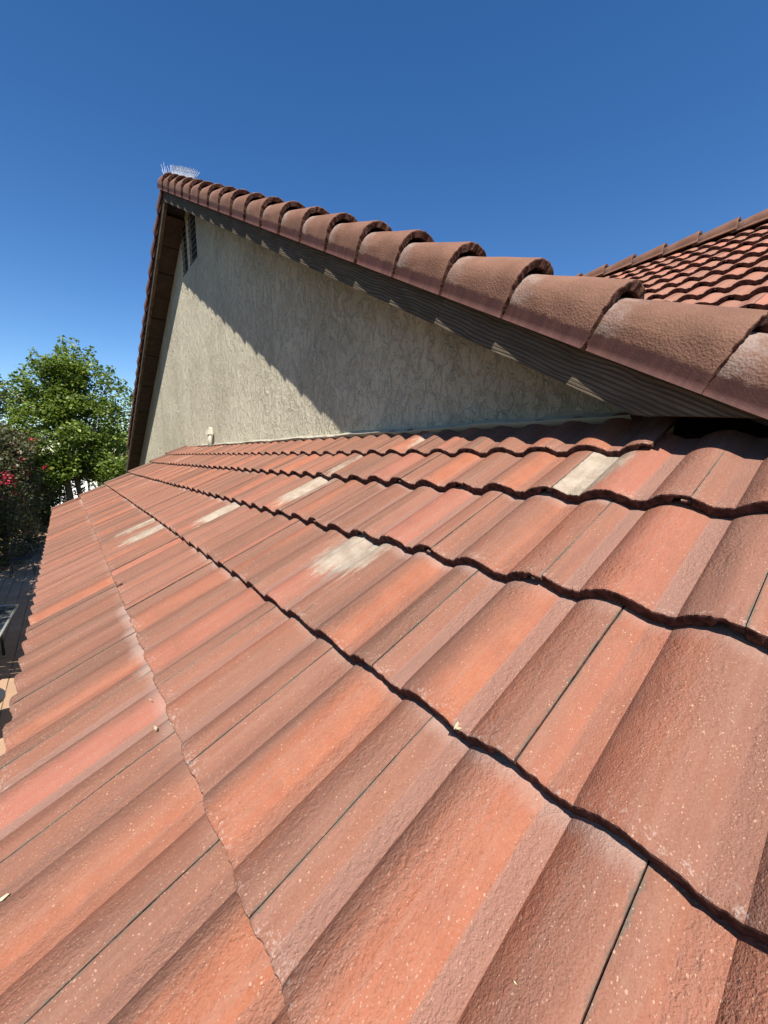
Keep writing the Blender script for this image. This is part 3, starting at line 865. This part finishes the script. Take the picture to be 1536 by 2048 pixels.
# ------------------------------------------------------------------ vent pipe
vp = empty('vent_pipe', G(4.72, 17.35, 0.40))
tag(vp, 'small cream vent pipe with a hooded cap against the sunlit stucco wall', 'vent pipe')
def loc_obj(mb, name, mat, parent, smooth=False):
    inv = -parent.location
    me = mesh(name, [Vector(v)+inv for v in mb.v], mb.f, [mat], smooth)
    return obj(name, me, parent)
b = MB(); b.tube([G(4.72, 17.35, 0.30), G(4.72, 17.35, 0.92)], 0.075*W, 14)
loc_obj(b, 'pipe', M_PIPE, vp, True)
b = MB()
c0 = Vector((4.72, 17.40, 0.92))
def C3(x, y, z): return (c0+Vector((x, y, z)))*W+ORG
b.hexa([C3(-.12, -.15, -.06), C3(.11, -.15, -.06), C3(.11, .20, -.02), C3(-.12, .20, -.02),
        C3(-.01, -.12, .18), C3(.11, -.12, .18), C3(.11, -.02, .24), C3(-.01, -.02, .24)])
loc_obj(b, 'cap', M_PIPE, vp)

# ------------------------------------------------------------------ bird spikes
t = NT('clear_plastic')
p = t.principled((0.42, 0.45, 0.48), 0.3, None, 0.5); 
M_SPIKE = t.m
p.inputs['Base Color'].default_value = (0.5, 0.53, 0.57, 1)
def spikes(base_pts, up, side, label, length=0.30, step=0.26, rad=0.0024, spl=0.75):
    e = empty('bird_spikes', base_pts[0])
    tag(e, label, 'bird spikes', 'bird spike strips around the gable peak')
    a, c = Vector(base_pts[0]), Vector(base_pts[1]); d = (c-a); Lt = d.length; d.normalize()
    b = MB(); b.hexa([a-side*0.02, a+side*0.02, c+side*0.02, c-side*0.02, a-side*0.02+up*0.008, a+side*0.02+up*0.008, c+side*0.02+up*0.008, c-side*0.02+up*0.008])
    loc_obj(b, 'base_strip', M_SPIKE, e)
    b = MB(); n = int(Lt/(step*W))
    for i in range(n+1):
        p0 = a+d*(i*step*W)
        for sx in (-0.75, -0.25, 0.3, 0.8):
            tip = p0+(up+side*sx*spl+d*rr.uniform(-.15, .15)).normalized()*length*W*rr.uniform(0.9, 1.05)
            b.tube([p0+up*0.006, tip], rad, 4, r1=rad*0.8)
    o = loc_obj(b, 'spike', M_SPIKE, e)
    tag(o, kind='stuff')
crest = 0.63
Lr = Vector((0, math.cos(AG), math.sin(AG))); Nr = Vector((0, -math.sin(AG), math.cos(AG)))
Bb = Vector((XF+0.28, YA, ZA)) + Nr*(0.345+crest+0.02)
spikes([(Bb+Lr*(-3.3))*W+ORG, (Bb+Lr*0.1)*W+ORG], Nr, Vector((1, 0, 0)), 'clear plastic bird spikes on the sunny right-hand rake tiles beside the gable peak')
Ll = Vector((0, -math.cos(AG), math.sin(AG))); Nl = Vector((0, math.sin(AG), math.cos(AG)))
Bl = Vector((XF+0.28, YA, ZA)) + Nl*(0.345+crest+0.02)
spikes([(Bl+Ll*(-1.9))*W+ORG, (Bl+Ll*(-0.2))*W+ORG], Nl, Vector((1, 0, 0)), 'short clear bird spike strip just down the far rake from the peak', length=0.30)
spikes([(Bl+Ll*(-4.6))*W+ORG, (Bl+Ll*(-3.4))*W+ORG], Nl, Vector((1, 0, 0)), 'lowest bird spike strip, on the far rake below a plain tile', length=0.30)
zt = apexz+0.70
spikes([G(XF+0.12, YA+0.1, zt-0.12), G(XF+0.75, YA+0.1, zt-0.12)], Vector((0, 0.35, 1)).normalized(), Vector((0, 1, 0)), 'tallest bird spike strip, a grey leaning bunch on top of the gable peak', length=0.75, step=0.12, rad=0.0018, spl=0.35)

# ------------------------------------------------------------------ ground, patio
t = NT('soil'); tc = t.n('TexCoord').outputs['Object']
nz = t.noise(tc, 0.6, 6, 0.65); nf = t.noise(tc, 30, 4, 0.7)
c = t.mix(t.ramp(nz, 0.35, 0.65), (0.10, 0.075, 0.05), (0.07, 0.085, 0.035))
c = t.mix(t.math('MULTIPLY', t.ramp(nf, 0.5, 0.7), 0.5), c, (0.16, 0.13, 0.09))
t.principled(c, 0.95, t.bump(nf, 0.02), 0.1)
b = MB(); b.quad((-600, -600, -0.06), (600, -600, -0.06), (600, 600, -0.06), (-600, 600, -0.06))
tag(b.build('ground', t.m), kind='structure', label='bare soil and dry grass around the house')

t = NT('paver'); tc = t.n('TexCoord').outputs['Object']
rn = t.n('ObjectInfo').outputs['Random']
nz = t.noise(tc, 25, 5, 0.65, w=t.math('MULTIPLY', rn, 9.0)); nf = t.noise(tc, 200, 3, 0.7)
c = t.mix(rn, (0.29, 0.185, 0.118), (0.34, 0.225, 0.15))
c = t.mix(t.math('MULTIPLY', t.ramp(nz, 0.5, 0.7), 0.35), c, (0.28, 0.155, 0.105))
c = t.mix(t.math('MULTIPLY', t.ramp(nf, 0.6, 0.8), 0.3), c, (0.3, 0.2, 0.13))
t.principled(c, 0.85, t.bump(t.math('ADD', nz, nf), 0.002), 0.2)
M_PAVER = t.m
M_SAND = simple('joint_sand', (0.22, 0.16, 0.11), 0.95, 0.2, 60)
b = MB(); b.box(-3.2, 0.34, -3.0, 22.0, -0.055, -0.012)
patio = b.build('patio', M_SAND)
tag(patio, kind='structure', label='patio of tan and pink pavers below the eave')
PL, PW_ = 0.40, 0.20
b = MB(); gx = 0.004
b.hexa([(gx, gx, -0.012), (PW_-gx, gx, -0.012), (PW_-gx, PL-gx, -0.012), (gx, PL-gx, -0.012),
        (gx+.004, gx+.004, 0.0), (PW_-gx-.004, gx+.004, 0.0), (PW_-gx-.004, PL-gx-.004, 0.0), (gx+.004, PL-gx-.004, 0.0)])
pv = mesh('paver', b.v, b.f, [M_PAVER])
pr = random.Random(3)
n = 0
for i in range(10):
    for j in range(29):
        x = -1.72+i*PW_; y = 4.0+j*PL+(0.5*PL if i % 2 else 0)
        obj('paver', pv, patio, loc=(x, y, pr.uniform(-0.002, 0.002))); n += 1
        if n >= 290: break

# bits of dry leaf and grit that lie on the tiles
def on_roof(px, py, n=0.06):
    c_, s_ = math.cos(YAW), math.sin(YAW); cp, sp = math.cos(PITCH), math.sin(PITCH)
    F = Vector((cp*c_, cp*s_, sp)); Rr = Vector((s_, -c_, 0)); U = Rr.cross(F)
    d = F*FPX + Rr*(px-768) - U*(py-1024)
    q = LR(0, 0, n)-ORG
    return ORG + d*(q.dot(N_)/d.dot(N_))
b = MB(); lg = random.Random(17)
for px, py, L_ in [(312, 1457, .020), (5, 1798, .020), (345, 1448, .009), (302, 1400, .009), (913, 1452, .013), (918, 1458, .010), (1032, 1968, .005), (705, 1585, .012), (1066, 1156, .010), (1486, 1256, .008)]:
    p = on_roof(px, py, 0.045); a = lg.uniform(0, 3.1)
    d1 = (S_*math.cos(a)+H_*math.sin(a)); d2 = N_.cross(d1)
    w_ = L_*lg.uniform(0.22, 0.4)
    u1 = N_*0.002
    b.hexa([p-d1*L_*.5, p+d2*w_*.5, p+d1*L_*.5, p-d2*w_*.5, p-d1*L_*.45+u1*1.6, p+d2*w_*.4+u1, p+d1*L_*.45+u1*2, p-d2*w_*.4+u1])
M_DRY = simple('dry_leaf', (0.42, 0.36, 0.22), 0.8, 0.2, 60)
tag(b.build('leaf_litter', M_DRY), 'few pale dry leaf scraps lying on the nearest roof tiles', 'leaf scraps', kind='stuff')

b = MB()
for i in range(12):
    for j in range(16):
        x = -2.12+i*PW_; y = 15.6+j*PL+(0.5*PL if i % 2 else 0)
        b.box(x+gx, x+PW_-gx, y+gx, y+PL-gx, -0.012, pr.uniform(-0.002, 0.002))
for i in range(12):
    for j in range(17):
        x = -2.12+i*PW_; y = -2.8+j*PL+(0.5*PL if i % 2 else 0)
        b.box(x+gx, x+PW_-gx, y+gx, y+PL-gx, -0.012, pr.uniform(-0.002, 0.002))
tag(b.build('far_pavers', M_PAVER, patio), kind='stuff')

# ------------------------------------------------------------------ trees, shrubs
def leaf_material(name, ca, cb, trans=0.35, cy=None):
    t = NT(name)
    at = t.n('Attribute'); at.attribute_type = 'GEOMETRY'; at.attribute_name = 'rnd'
    c = t.mix(at.outputs['Fac'], ca, cb)
    if cy is not None: c = t.mix(t.math('MULTIPLY', t.ramp(at.outputs['Fac'], 0.88, 0.97), 1.0), c, cy)
    p = t.n('BsdfPrincipled'); t.l(c, p.inputs['Base Color']); p.inputs['Roughness'].default_value = 0.45; p.inputs['Specular IOR Level'].default_value = 0.45
    tr = t.n('BsdfTranslucent'); t.l(t.mix(0.5, c, (cb[0]*1.6, cb[1]*1.6, cb[2])), tr.inputs[0])
    mx = t.n('MixShader'); mx.inputs[0].default_value = trans
    t.l(p.outputs[0], mx.inputs[1]); t.l(tr.outputs[0], mx.inputs[2]); t.l(mx.outputs[0], t.out.inputs[0])
    return t.m
M_BARK = simple('bark', (0.14, 0.105, 0.075), 0.9, 0.4, 14, 0.02)

def leaf_cloud(centres, radii, per, size, seed, flat=0.75):
    """numpy cloud of folded leaves; returns verts, faces, random per face"""
    g = np.random.default_rng(seed)
    P = []
    for (c, r) in zip(centres, radii):
        k = max(6, int(per*(r*r)))
        d = g.normal(size=(k, 3)); d /= np.linalg.norm(d, axis=1)[:, None]
        rad = r*(0.45+0.6*g.random(k)**0.6)
        P.append(np.array(c)+d*rad[:, None]*np.array([1, 1, flat]))
    P = np.concatenate(P); n = len(P)
    ax = g.normal(size=(n, 3)); ax[:, 2] *= 0.45; ax /= np.linalg.norm(ax, axis=1)[:, None]
    nb = g.normal(size=(n, 3)); nb[:, 2] = np.abs(nb[:, 2])*1.2+0.25
    sd_ = np.cross(nb, ax); sd_ /= np.linalg.norm(sd_, axis=1)[:, None]
    nn = np.cross(ax, sd_)
    s = size*(0.6+0.8*g.random(n))[:, None]
    v = np.empty((n, 4, 3))
    v[:, 0] = P - ax*s*0.5
    v[:, 1] = P + sd_*s*0.42 + nn*s*0.10
    v[:, 2] = P + ax*s*0.55 - nn*s*0.08
    v[:, 3] = P - sd_*s*0.42 + nn*s*0.10
    return v.reshape(-1, 3), n, g.random(n)

def leaves_object(name, verts, n, rv, mat, parent, seed=0):
    me = bpy.data.meshes.new(name)
    org = np.array(parent.location)
    verts = verts-org
    me.vertices.add(n*4); me.vertices.foreach_set('co', verts.astype(np.float32).ravel())
    me.loops.add(n*6); me.polygons.add(n*2)
    idx = np.arange(n)[:, None]*4
    tri = np.concatenate([idx+[[0, 1, 2]], idx+[[0, 2, 3]]], axis=1).astype(np.int32)
    me.loops.foreach_set('vertex_index', tri.ravel())
    me.polygons.foreach_set('loop_start', np.arange(0, n*6, 3, dtype=np.int32))
    me.polygons.foreach_set('loop_total', np.full(n*2, 3, dtype=np.int32))
    a = me.attributes.new('rnd', 'FLOAT', 'FACE'); a.data.foreach_set('value', np.repeat(rv, 2).astype(np.float32))
    me.materials.append(mat); me.update(); me.validate()
    return obj(name, me, parent)

def tree(name, base, clumps, trunk, limbs, leafmat, per, size, seed, label, cat, group=None, flat=0.8, cname='crown'):
    e = empty(name, base)
    tag(e, label, cat, group)
    v, n, rv = leaf_cloud([c for c, r in clumps], [r for c, r in clumps], per, size, seed, flat)
    leaves_object(cname, v, n, rv, leafmat, e)
    b = MB()
    for pts, r0, r1 in trunk: b.tube(pts, r0, 9, r1)
    for pts, r0, r1 in limbs: b.tube(pts, r0, 6, r1)
    loc_obj(b, 'trunk', M_BARK, e, True)
    return e

def crown(cx, cy, z0, z1, rx, seed, n, shape, rmin=0.28, rmax=0.6):
    g = random.Random(seed); out = []
    while len(out) < n:
        a = g.uniform(0, 2*math.pi); h = g.random(); rr_ = math.sqrt(g.random())
        w_ = shape(h)
        bump_ = 1+0.18*math.sin(3*a+seed)+0.10*math.sin(7*a+h*9)
        r = rx*w_*rr_*bump_
        out.append(((cx+r*math.cos(a), cy+r*math.sin(a), z0+(z1-z0)*h), g.uniform(rmin, rmax)*(0.6+0.5*w_)))
    return out

# sycamore beyond the roof: its outline follows the leaders that stick out of the top
DT = 21.0
def at(px, py, y):               # a point at depth y on the line of sight of a picture point (used to read positions off)
    c_, s_ = math.cos(YAW), math.sin(YAW); cp, sp = math.cos(PITCH), math.sin(PITCH)
    F = Vector((cp*c_, cp*s_, sp)); R = Vector((s_, -c_, 0)); U = R.cross(F)
    d = F*FPX + R*(px-768) - U*(py-1024)
    return ORG + d*(y/d.y)
cl = crown(at(140, 850, DT).x, DT, 2.2, 7.0, 1.62, 4, 170, lambda h: max(0.25, 1.0-0.75*max(0, h-0.45)/0.55-0.5*max(0, 0.25-h)), 0.32, 0.62)
g = random.Random(8)
leaders = [(70, 690), (125, 668), (150, 672), (178, 690), (38, 722), (22, 745), (205, 728), (225, 725), (245, 755), (100, 705), (60, 760), (30, 790), (255, 790), (258, 830), (75, 720), (160, 700), (190, 715), (50, 740), (215, 770), (35, 850), (120, 690), (250, 880), (200, 900), (150, 930), (110, 935), (230, 850), (240, 920)]
for (px, py) in leaders:
    for k in range(3):
        q = at(px+g.uniform(-7, 7), py+12+k*18, DT+g.uniform(-1.2, 1.2)); cl.append((tuple(q), 0.16+0.10*k+g.uniform(0, 0.08)))
M_SYC = leaf_material('sycamore_leaf', (0.055, 0.095, 0.014), (0.145, 0.20, 0.028), 0.38, (0.23, 0.26, 0.05))
tb = at(137, 985, DT); tb.z = -0.05
tb2 = at(160, 985, DT); tb2.z = -0.05
limbs = []
for c, r in cl[::6]:
    s0 = Vector((tb.x+0.1, DT, g.uniform(2.2, 4.2))); c = Vector(c)
    m = (s0+c)/2+Vector((g.uniform(-.2, .2), g.uniform(-.2, .2), -0.15))
    limbs.append(([s0, m, c], 0.05, 0.012))
tree('sycamore_tree', tuple(tb), cl, [([tb, tb+Vector((0.03, 0, 1.6)), tb+Vector((-0.05, 0, 3.2)), tb+Vector((0.1, 0, 5.6))], 0.17, 0.05),
     ([tb2, tb2+Vector((0.02, 0, 1.5)), tb2+Vector((-0.2, 0, 3.4))], 0.15, 0.06)], limbs, M_SYC, 780, 0.11, 3,
     'bright green sycamore with maple-shaped leafy crown beyond the left roof edge', 'tree')
# second tree, lower right of it, partly behind the rake
cl = crown(at(250, 880, 27).x, 27, 1.8, 5.4, 1.9, 14, 60, lambda h: 1.0-0.5*max(0, h-0.5), 0.4, 0.7)
q = at(250, 900, 27); q.z = -0.05
tree('garden_tree', tuple(q), cl, [([q, q+Vector((0, 0, 2.0)), q+Vector((0.1, 0, 4.0))], 0.16, 0.05)], [], leaf_material('yellow_green_leaf', (0.07, 0.11, 0.02), (0.17, 0.22, 0.04), 0.35), 300, 0.14, 6,
     'yellow-green garden tree behind the sycamore, half hidden by the gable eave', 'tree')
# dark tree on the far left
M_DARK = leaf_material('dark_leaf', (0.018, 0.032, 0.012), (0.045, 0.065, 0.022), 0.15)
cx = at(-45, 880, 24).x
cl = crown(cx, 24, 0.8, 6.6, 2.2, 21, 90, lambda h: 1.0-0.6*max(0, h-0.6), 0.4, 0.7)
tree('dark_evergreen_tree', (cx, 24, -0.05), cl, [([(cx, 24, -0.05), (cx, 24, 3), (cx+0.1, 24, 5)], 0.2, 0.06)], [], M_DARK, 520, 0.11, 22,
     'dark evergreen tree at the left picture edge, behind the flowering shrub', 'tree')
# flowering shrub, big and near
def bush(name, clumps, per, size, seed, mat, base, label, cat, flowers=None):
    e = empty(name, base); tag(e, label, cat)
    v, n, rv = leaf_cloud([c for c, r in clumps], [r for c, r in clumps], per, size, seed, 0.9)
    leaves_object('foliage', v, n, rv, mat, e)
    b = MB(); g2 = random.Random(seed)
    for i in range(9):
        c = Vector(clumps[i*len(clumps)//9][0]); s0 = Vector(base)+Vector((g2.uniform(-.2, .2), g2.uniform(-.2, .2), 0))
        b.tube([s0, (s0+c)/2+Vector((0, 0, 0.2)), c], 0.03, 6, 0.008)
    loc_obj(b, 'stem', M_BARK, e, True)
    if flowers:
        fc, fm = flowers
        v, n, rv = leaf_cloud([c for c, r in fc], [r for c, r in fc], 1500, 0.055, seed+1, 1.0)
        o = leaves_object('flower', v, n, rv, fm, e); tag(o, kind='stuff')
    return e
M_SHRUB = leaf_material('shrub_leaf', (0.035, 0.048, 0.018), (0.10, 0.095, 0.04), 0.25, (0.20, 0.075, 0.05))
M_FLOWER = leaf_material('crimson_flower', (0.35, 0.015, 0.04), (0.5, 0.03, 0.08), 0.3)
g = random.Random(31); cl = []
for px, py, y, r in [(10, 880, 11.5, .45), (30, 890, 12, .4), (0, 930, 11, .5), (45, 930, 12, .42), (62, 950, 12.5, .32), (20, 980, 11, .5), (50, 985, 12, .4), (78, 962, 13, .28), (-10, 1020, 10.5, .5), (25, 1040, 11, .45), (55, 1030, 12, .35), (-25, 960, 11, .5), (-30, 900, 12, .5),
                     (5, 1080, 10.5, .4), (40, 1085, 11.5, .35), (0, 1120, 10.5, .35), (70, 1000, 13, .35), (85, 985, 13.5, .3), (-40, 1060, 10.5, .5), (15, 900, 12, .45), (0, 860, 12.5, .35), (35, 870, 13, .3), (22, 862, 13, .25), (55, 905, 12.6, .3), (30, 1110, 11.2, .3), (55, 1075, 12, .3), (80, 990, 14, .4), (88, 1010, 15, .4), (84, 1030, 15, .35), (72, 1045, 14, .3), (92, 1000, 16, .4), (66, 1062, 13, .25), (70, 915, 14, .3), (60, 880, 13, .3), (84, 950, 14.5, .3), (95, 975, 15, .25)]:
    q = at(px, py, y)
    q = at(px, py, y*1.5)
    for k in range(6):
        cl.append(((q.x+g.uniform(-.38, .12), q.y+g.uniform(-.5, .5), max(0.15, q.z+g.uniform(-.35, .15))), 1.5*r*g.uniform(0.5, 0.85)))
fl_ = [(tuple(at(px, py, y*1.47)), r*1.4) for px, py, y, r in [(18, 958, 10.7, .13), (25, 965, 10.7, .10), (12, 948, 10.7, .09), (3, 962, 10.5, .07), (67, 880, 12, .06), (93, 935, 12.6, .07), (58, 950, 11.6, .05), (30, 985, 10.8, .05), (5, 995, 10.5, .06), (45, 918, 11.5, .05), (-10, 985, 10.4, .08)]]
qb = at(10, 1100, 17.0)
bush('flowering_shrub', cl, 1000, 0.075, 33, M_SHRUB, (qb.x, 17.0, -0.01), 'tall shady shrub with crimson flower clusters at the left edge', 'shrub', (fl_, M_FLOWER))
cs = []; rs = []
q9 = at(85, 1040, 22.5); e = empty('low_shrub', (q9.x-1.0, 22.5, -0.05)); tag(e, 'dark low shrub in deep shade at the end of the patio', 'shrub')
for i in range(170):
    cs.append((q9.x+g.uniform(-2.6, 0.75), 22.5+g.uniform(-.7, .7), g.uniform(0.1, 1.9))); rs.append(0.3)
v, n, rv = leaf_cloud(cs, rs, 900, 0.07, 79, 0.8)
leaves_object('foliage', v, n, rv, M_DARK, e)
# clipped hedge beyond the roof corner
M_HEDGE = leaf_material('hedge_leaf', (0.04, 0.075, 0.015), (0.11, 0.16, 0.03), 0.3)
q0 = at(110, 1035, 19); e = empty('hedge', (q0.x+0.8, 19, -0.05)); tag(e, 'low clipped green hedge under the sycamore, past the roof corner', 'hedge')
cs = []; rs = []
for i in range(260):
    cs.append((q0.x+g.uniform(0.0, 2.6), 19+g.uniform(-.5, .5), g.uniform(0.1, 1.15))); rs.append(0.24)
v, n, rv = leaf_cloud(cs, rs, 1500, 0.055, 77, 0.8)
leaves_object('foliage', v, n, rv, M_HEDGE, e)
# shade trees to the left of the frame: they darken the shrub and the yard as in the photograph
g = random.Random(61)
for (x, y, z0, z1, r, sd_, lab) in [(-3.5, 6.4, 2.7, 5.6, 1.2, 62, 'small leafy shade tree beside the patio, its shadow dappling the pavers'),
                                    (-3.35, 8.4, 2.4, 6.4, 1.75, 63, 'second leafy shade tree by the shrub, outside the picture edge'),
                                    (-3.7, 11.6, 1.8, 6.8, 1.9, 64, 'third leafy shade tree nearest the flowering shrub, outside the picture edge')]:
    cl = crown(x, y, z0, z1, r, sd_, 70, lambda h: 1.0-0.5*max(0, h-0.5), 0.35, 0.7)
    tree('shade_tree', (x, y, -0.05), cl, [([(x, y, -0.05), (x, y, 3), (x+.1, y, 5)], 0.18, 0.06)], [], M_SYC, 520, 0.12, sd_, lab, 'tree')

# neighbour's white wall and pillar seen between the trunks
M_WHITE = simple('white_render', (0.78, 0.78, 0.76), 0.8, 0.05, 3)
e = empty('neighbour_house', (at(150, 980, 31).x, 31, -0.05)); tag(e, 'white neighbouring house glimpsed between the tree trunks', 'house')
b = MB(); b.box(at(96, 980, 31).x, at(176, 980, 31).x, 31, 34, -0.05, 1.75)
loc_obj(b, 'wall', M_WHITE, e)
b = MB(); b.box(at(182, 980, 29).x, at(196, 980, 29).x, 29, 29.5, -0.05, 2.45)
loc_obj(b, 'pillar', M_WHITE, e)
b = MB()
for i in range(3):
    z = 0.85+0.42*i
    b.box(at(90, 990, 27).x, at(132, 990, 27).x, 27, 27.06, z, z+0.05)
for i in range(4):
    x = at(92+12*i, 990, 27).x
    b.box(x, x+0.05, 27.0, 27.06, -0.05, 1.75)
M_FENCE = simple('grey_metal', (0.35, 0.35, 0.34), 0.5, 0.1, 10)
tag(b.build('rail_fence', M_FENCE), 'grey horizontal rail fence in front of the white neighbouring house', 'fence')
# shaded garden wall / planting behind everything so the yard closes
cs = []; rs = []
e = empty('boundary_hedge', (-6, 38, -0.05)); tag(e, 'dark boundary planting far behind the tree trunks', 'hedge')
for i in range(420):
    cs.append((g.uniform(-14, 9), g.uniform(36, 39), g.uniform(0.2, 3.0))); rs.append(0.55)
v, n, rv = leaf_cloud(cs, rs, 130, 0.16, 78, 0.8)
leaves_object('foliage', v, n, rv, M_DARK, e)

# ------------------------------------------------------------------ patio furniture
t = NT('dark_slat_painted_gloss'); tc = t.n('TexCoord').outputs['Object']
t.principled(t.mix(t.ramp(t.noise(t.mapping(tc, (3, 14, 1)), 3, 4, 0.6), 0.52, 0.62), (0.012, 0.013, 0.013), (0.16, 0.16, 0.15)), 0.16, t.bump(t.noise(tc, 14, 3, 0.5), 0.01), 0.7)  # pale noise streaks paint gloss into the dark slat colour
M_SLAT_GLOSS = t.m
M_METAL = simple('black_metal', (0.03, 0.03, 0.032), 0.4, 0.2, 20, 0, 0.5)
M_EDGE = simple('silver_edge', (0.45, 0.46, 0.44), 0.3, 0.1, 20, 0, 0.5, 0.6)
te = empty('patio_table', (-1.55, 8.3, 0.0))
tag(te, 'glossy dark slatted patio table with a pale metal rim, at the left edge', 'table')
tz = 0.74
c1 = Vector((-0.84, 8.95, tz)); c2 = Vector((-0.96, 7.1, tz)); c3 = Vector((-2.1, 9.0, tz)) ; c4 = Vector((-2.2, 7.0, tz))
c3 = c1+Vector((-1.15, 0.55, 0)); c4 = c2+Vector((-1.15, 0.55, 0))
dl = (c2-c1); nsl = 13
for i in range(nsl):
    p = c1+dl*((i+0.06)/nsl); q = c1+dl*((i+0.90)/nsl); e_ = (c3-c1)
    b = MB(); b.hexa([p-Vector((0, 0, .012)), q-Vector((0, 0, .012)), q+e_-Vector((0, 0, .012)), p+e_-Vector((0, 0, .012)),
                      p+Vector((0, 0, .002)), q+Vector((0, 0, .002)), q+e_+Vector((0, 0, .002)), p+e_+Vector((0, 0, .002))])
    loc_obj(b, 'slat', M_SLAT_GLOSS, te)
b = MB()
for p, q in ((c1, c2), (c2, c4), (c4, c3), (c3, c1)): b.tube([p+Vector((0, 0, -.004)), q+Vector((0, 0, -.004))], 0.016, 8)
loc_obj(b, 'rim', M_EDGE, te, True)
for p in (c1, c2, c3, c4):
    ctr = (c1+c4)/2; pp = p+(ctr-p)*0.35
    b = MB(); b.tube([(pp.x, pp.y, 0), (pp.x, pp.y, tz-.012)], 0.02, 8); loc_obj(b, 'leg', M_METAL, te, True)
# black table shape added to stand in for a shadow on the patio
q = Vector((-1.13, 6.05, 0.0))
te2 = empty('shadow_stand_in', q); tag(te2, 'round black table shape standing in for a shadow past the nearest eave tiles', 'table')
b = MB(); b.tube([q+Vector((0, 0, .50)), q+Vector((0, 0, .53))], 0.36, 40); loc_obj(b, 'stand_in_top', M_METAL, te2)
b = MB(); b.tube([q, q+Vector((0, 0, .02))], 0.2, 24); b.tube([q, q+Vector((0, 0, .50))], 0.03, 12); loc_obj(b, 'stand_in_foot', M_METAL, te2, True)
# arched mesh chair in the shade
ce = empty('garden_chair', (-1.17, 14.6, 0)); tag(ce, 'black metal garden chair with an arched mesh back, in the shade under the shrub', 'chair')
O = Vector((-1.17, 14.6, 0)); b = MB()
arc = [O+Vector((0.26*math.cos(a), 0.22+0.06*math.sin(a), 0.45+0.48*max(0, math.sin(a)))) for a in [math.pi*k/14 for k in range(15)]]
b.tube(arc, 0.013, 6)
for k in range(2, 13, 2): b.tube([Vector((arc[k].x, O.y+0.22, 0.46)), arc[k]], 0.005, 5)
for k in range(5):
    z = 0.52+0.08*k; hw = 0.26*math.sqrt(max(0, 1-((z-.45)/.48)**2)); b.tube([O+Vector((-hw, .235, z)), O+Vector((hw, .235, z))], 0.005, 5)
loc_obj(b, 'backrest', M_METAL, ce, True)
b = MB(); b.box(O.x-.24, O.x+.24, O.y-.22, O.y+.22, .43, .45); loc_obj(b, 'seat', M_METAL, ce)
for sx in (-1, 1):
    for sy in (-1, 1):
        b = MB(); b.tube([O+Vector((sx*.21, sy*.2, .43)), O+Vector((sx*.24, sy*.24, 0))], 0.012, 6); loc_obj(b, 'leg', M_METAL, ce, True)

for m_ in bpy.data.materials: pass
print('tiles rear', cnt, 'objects', len(bpy.data.objects))
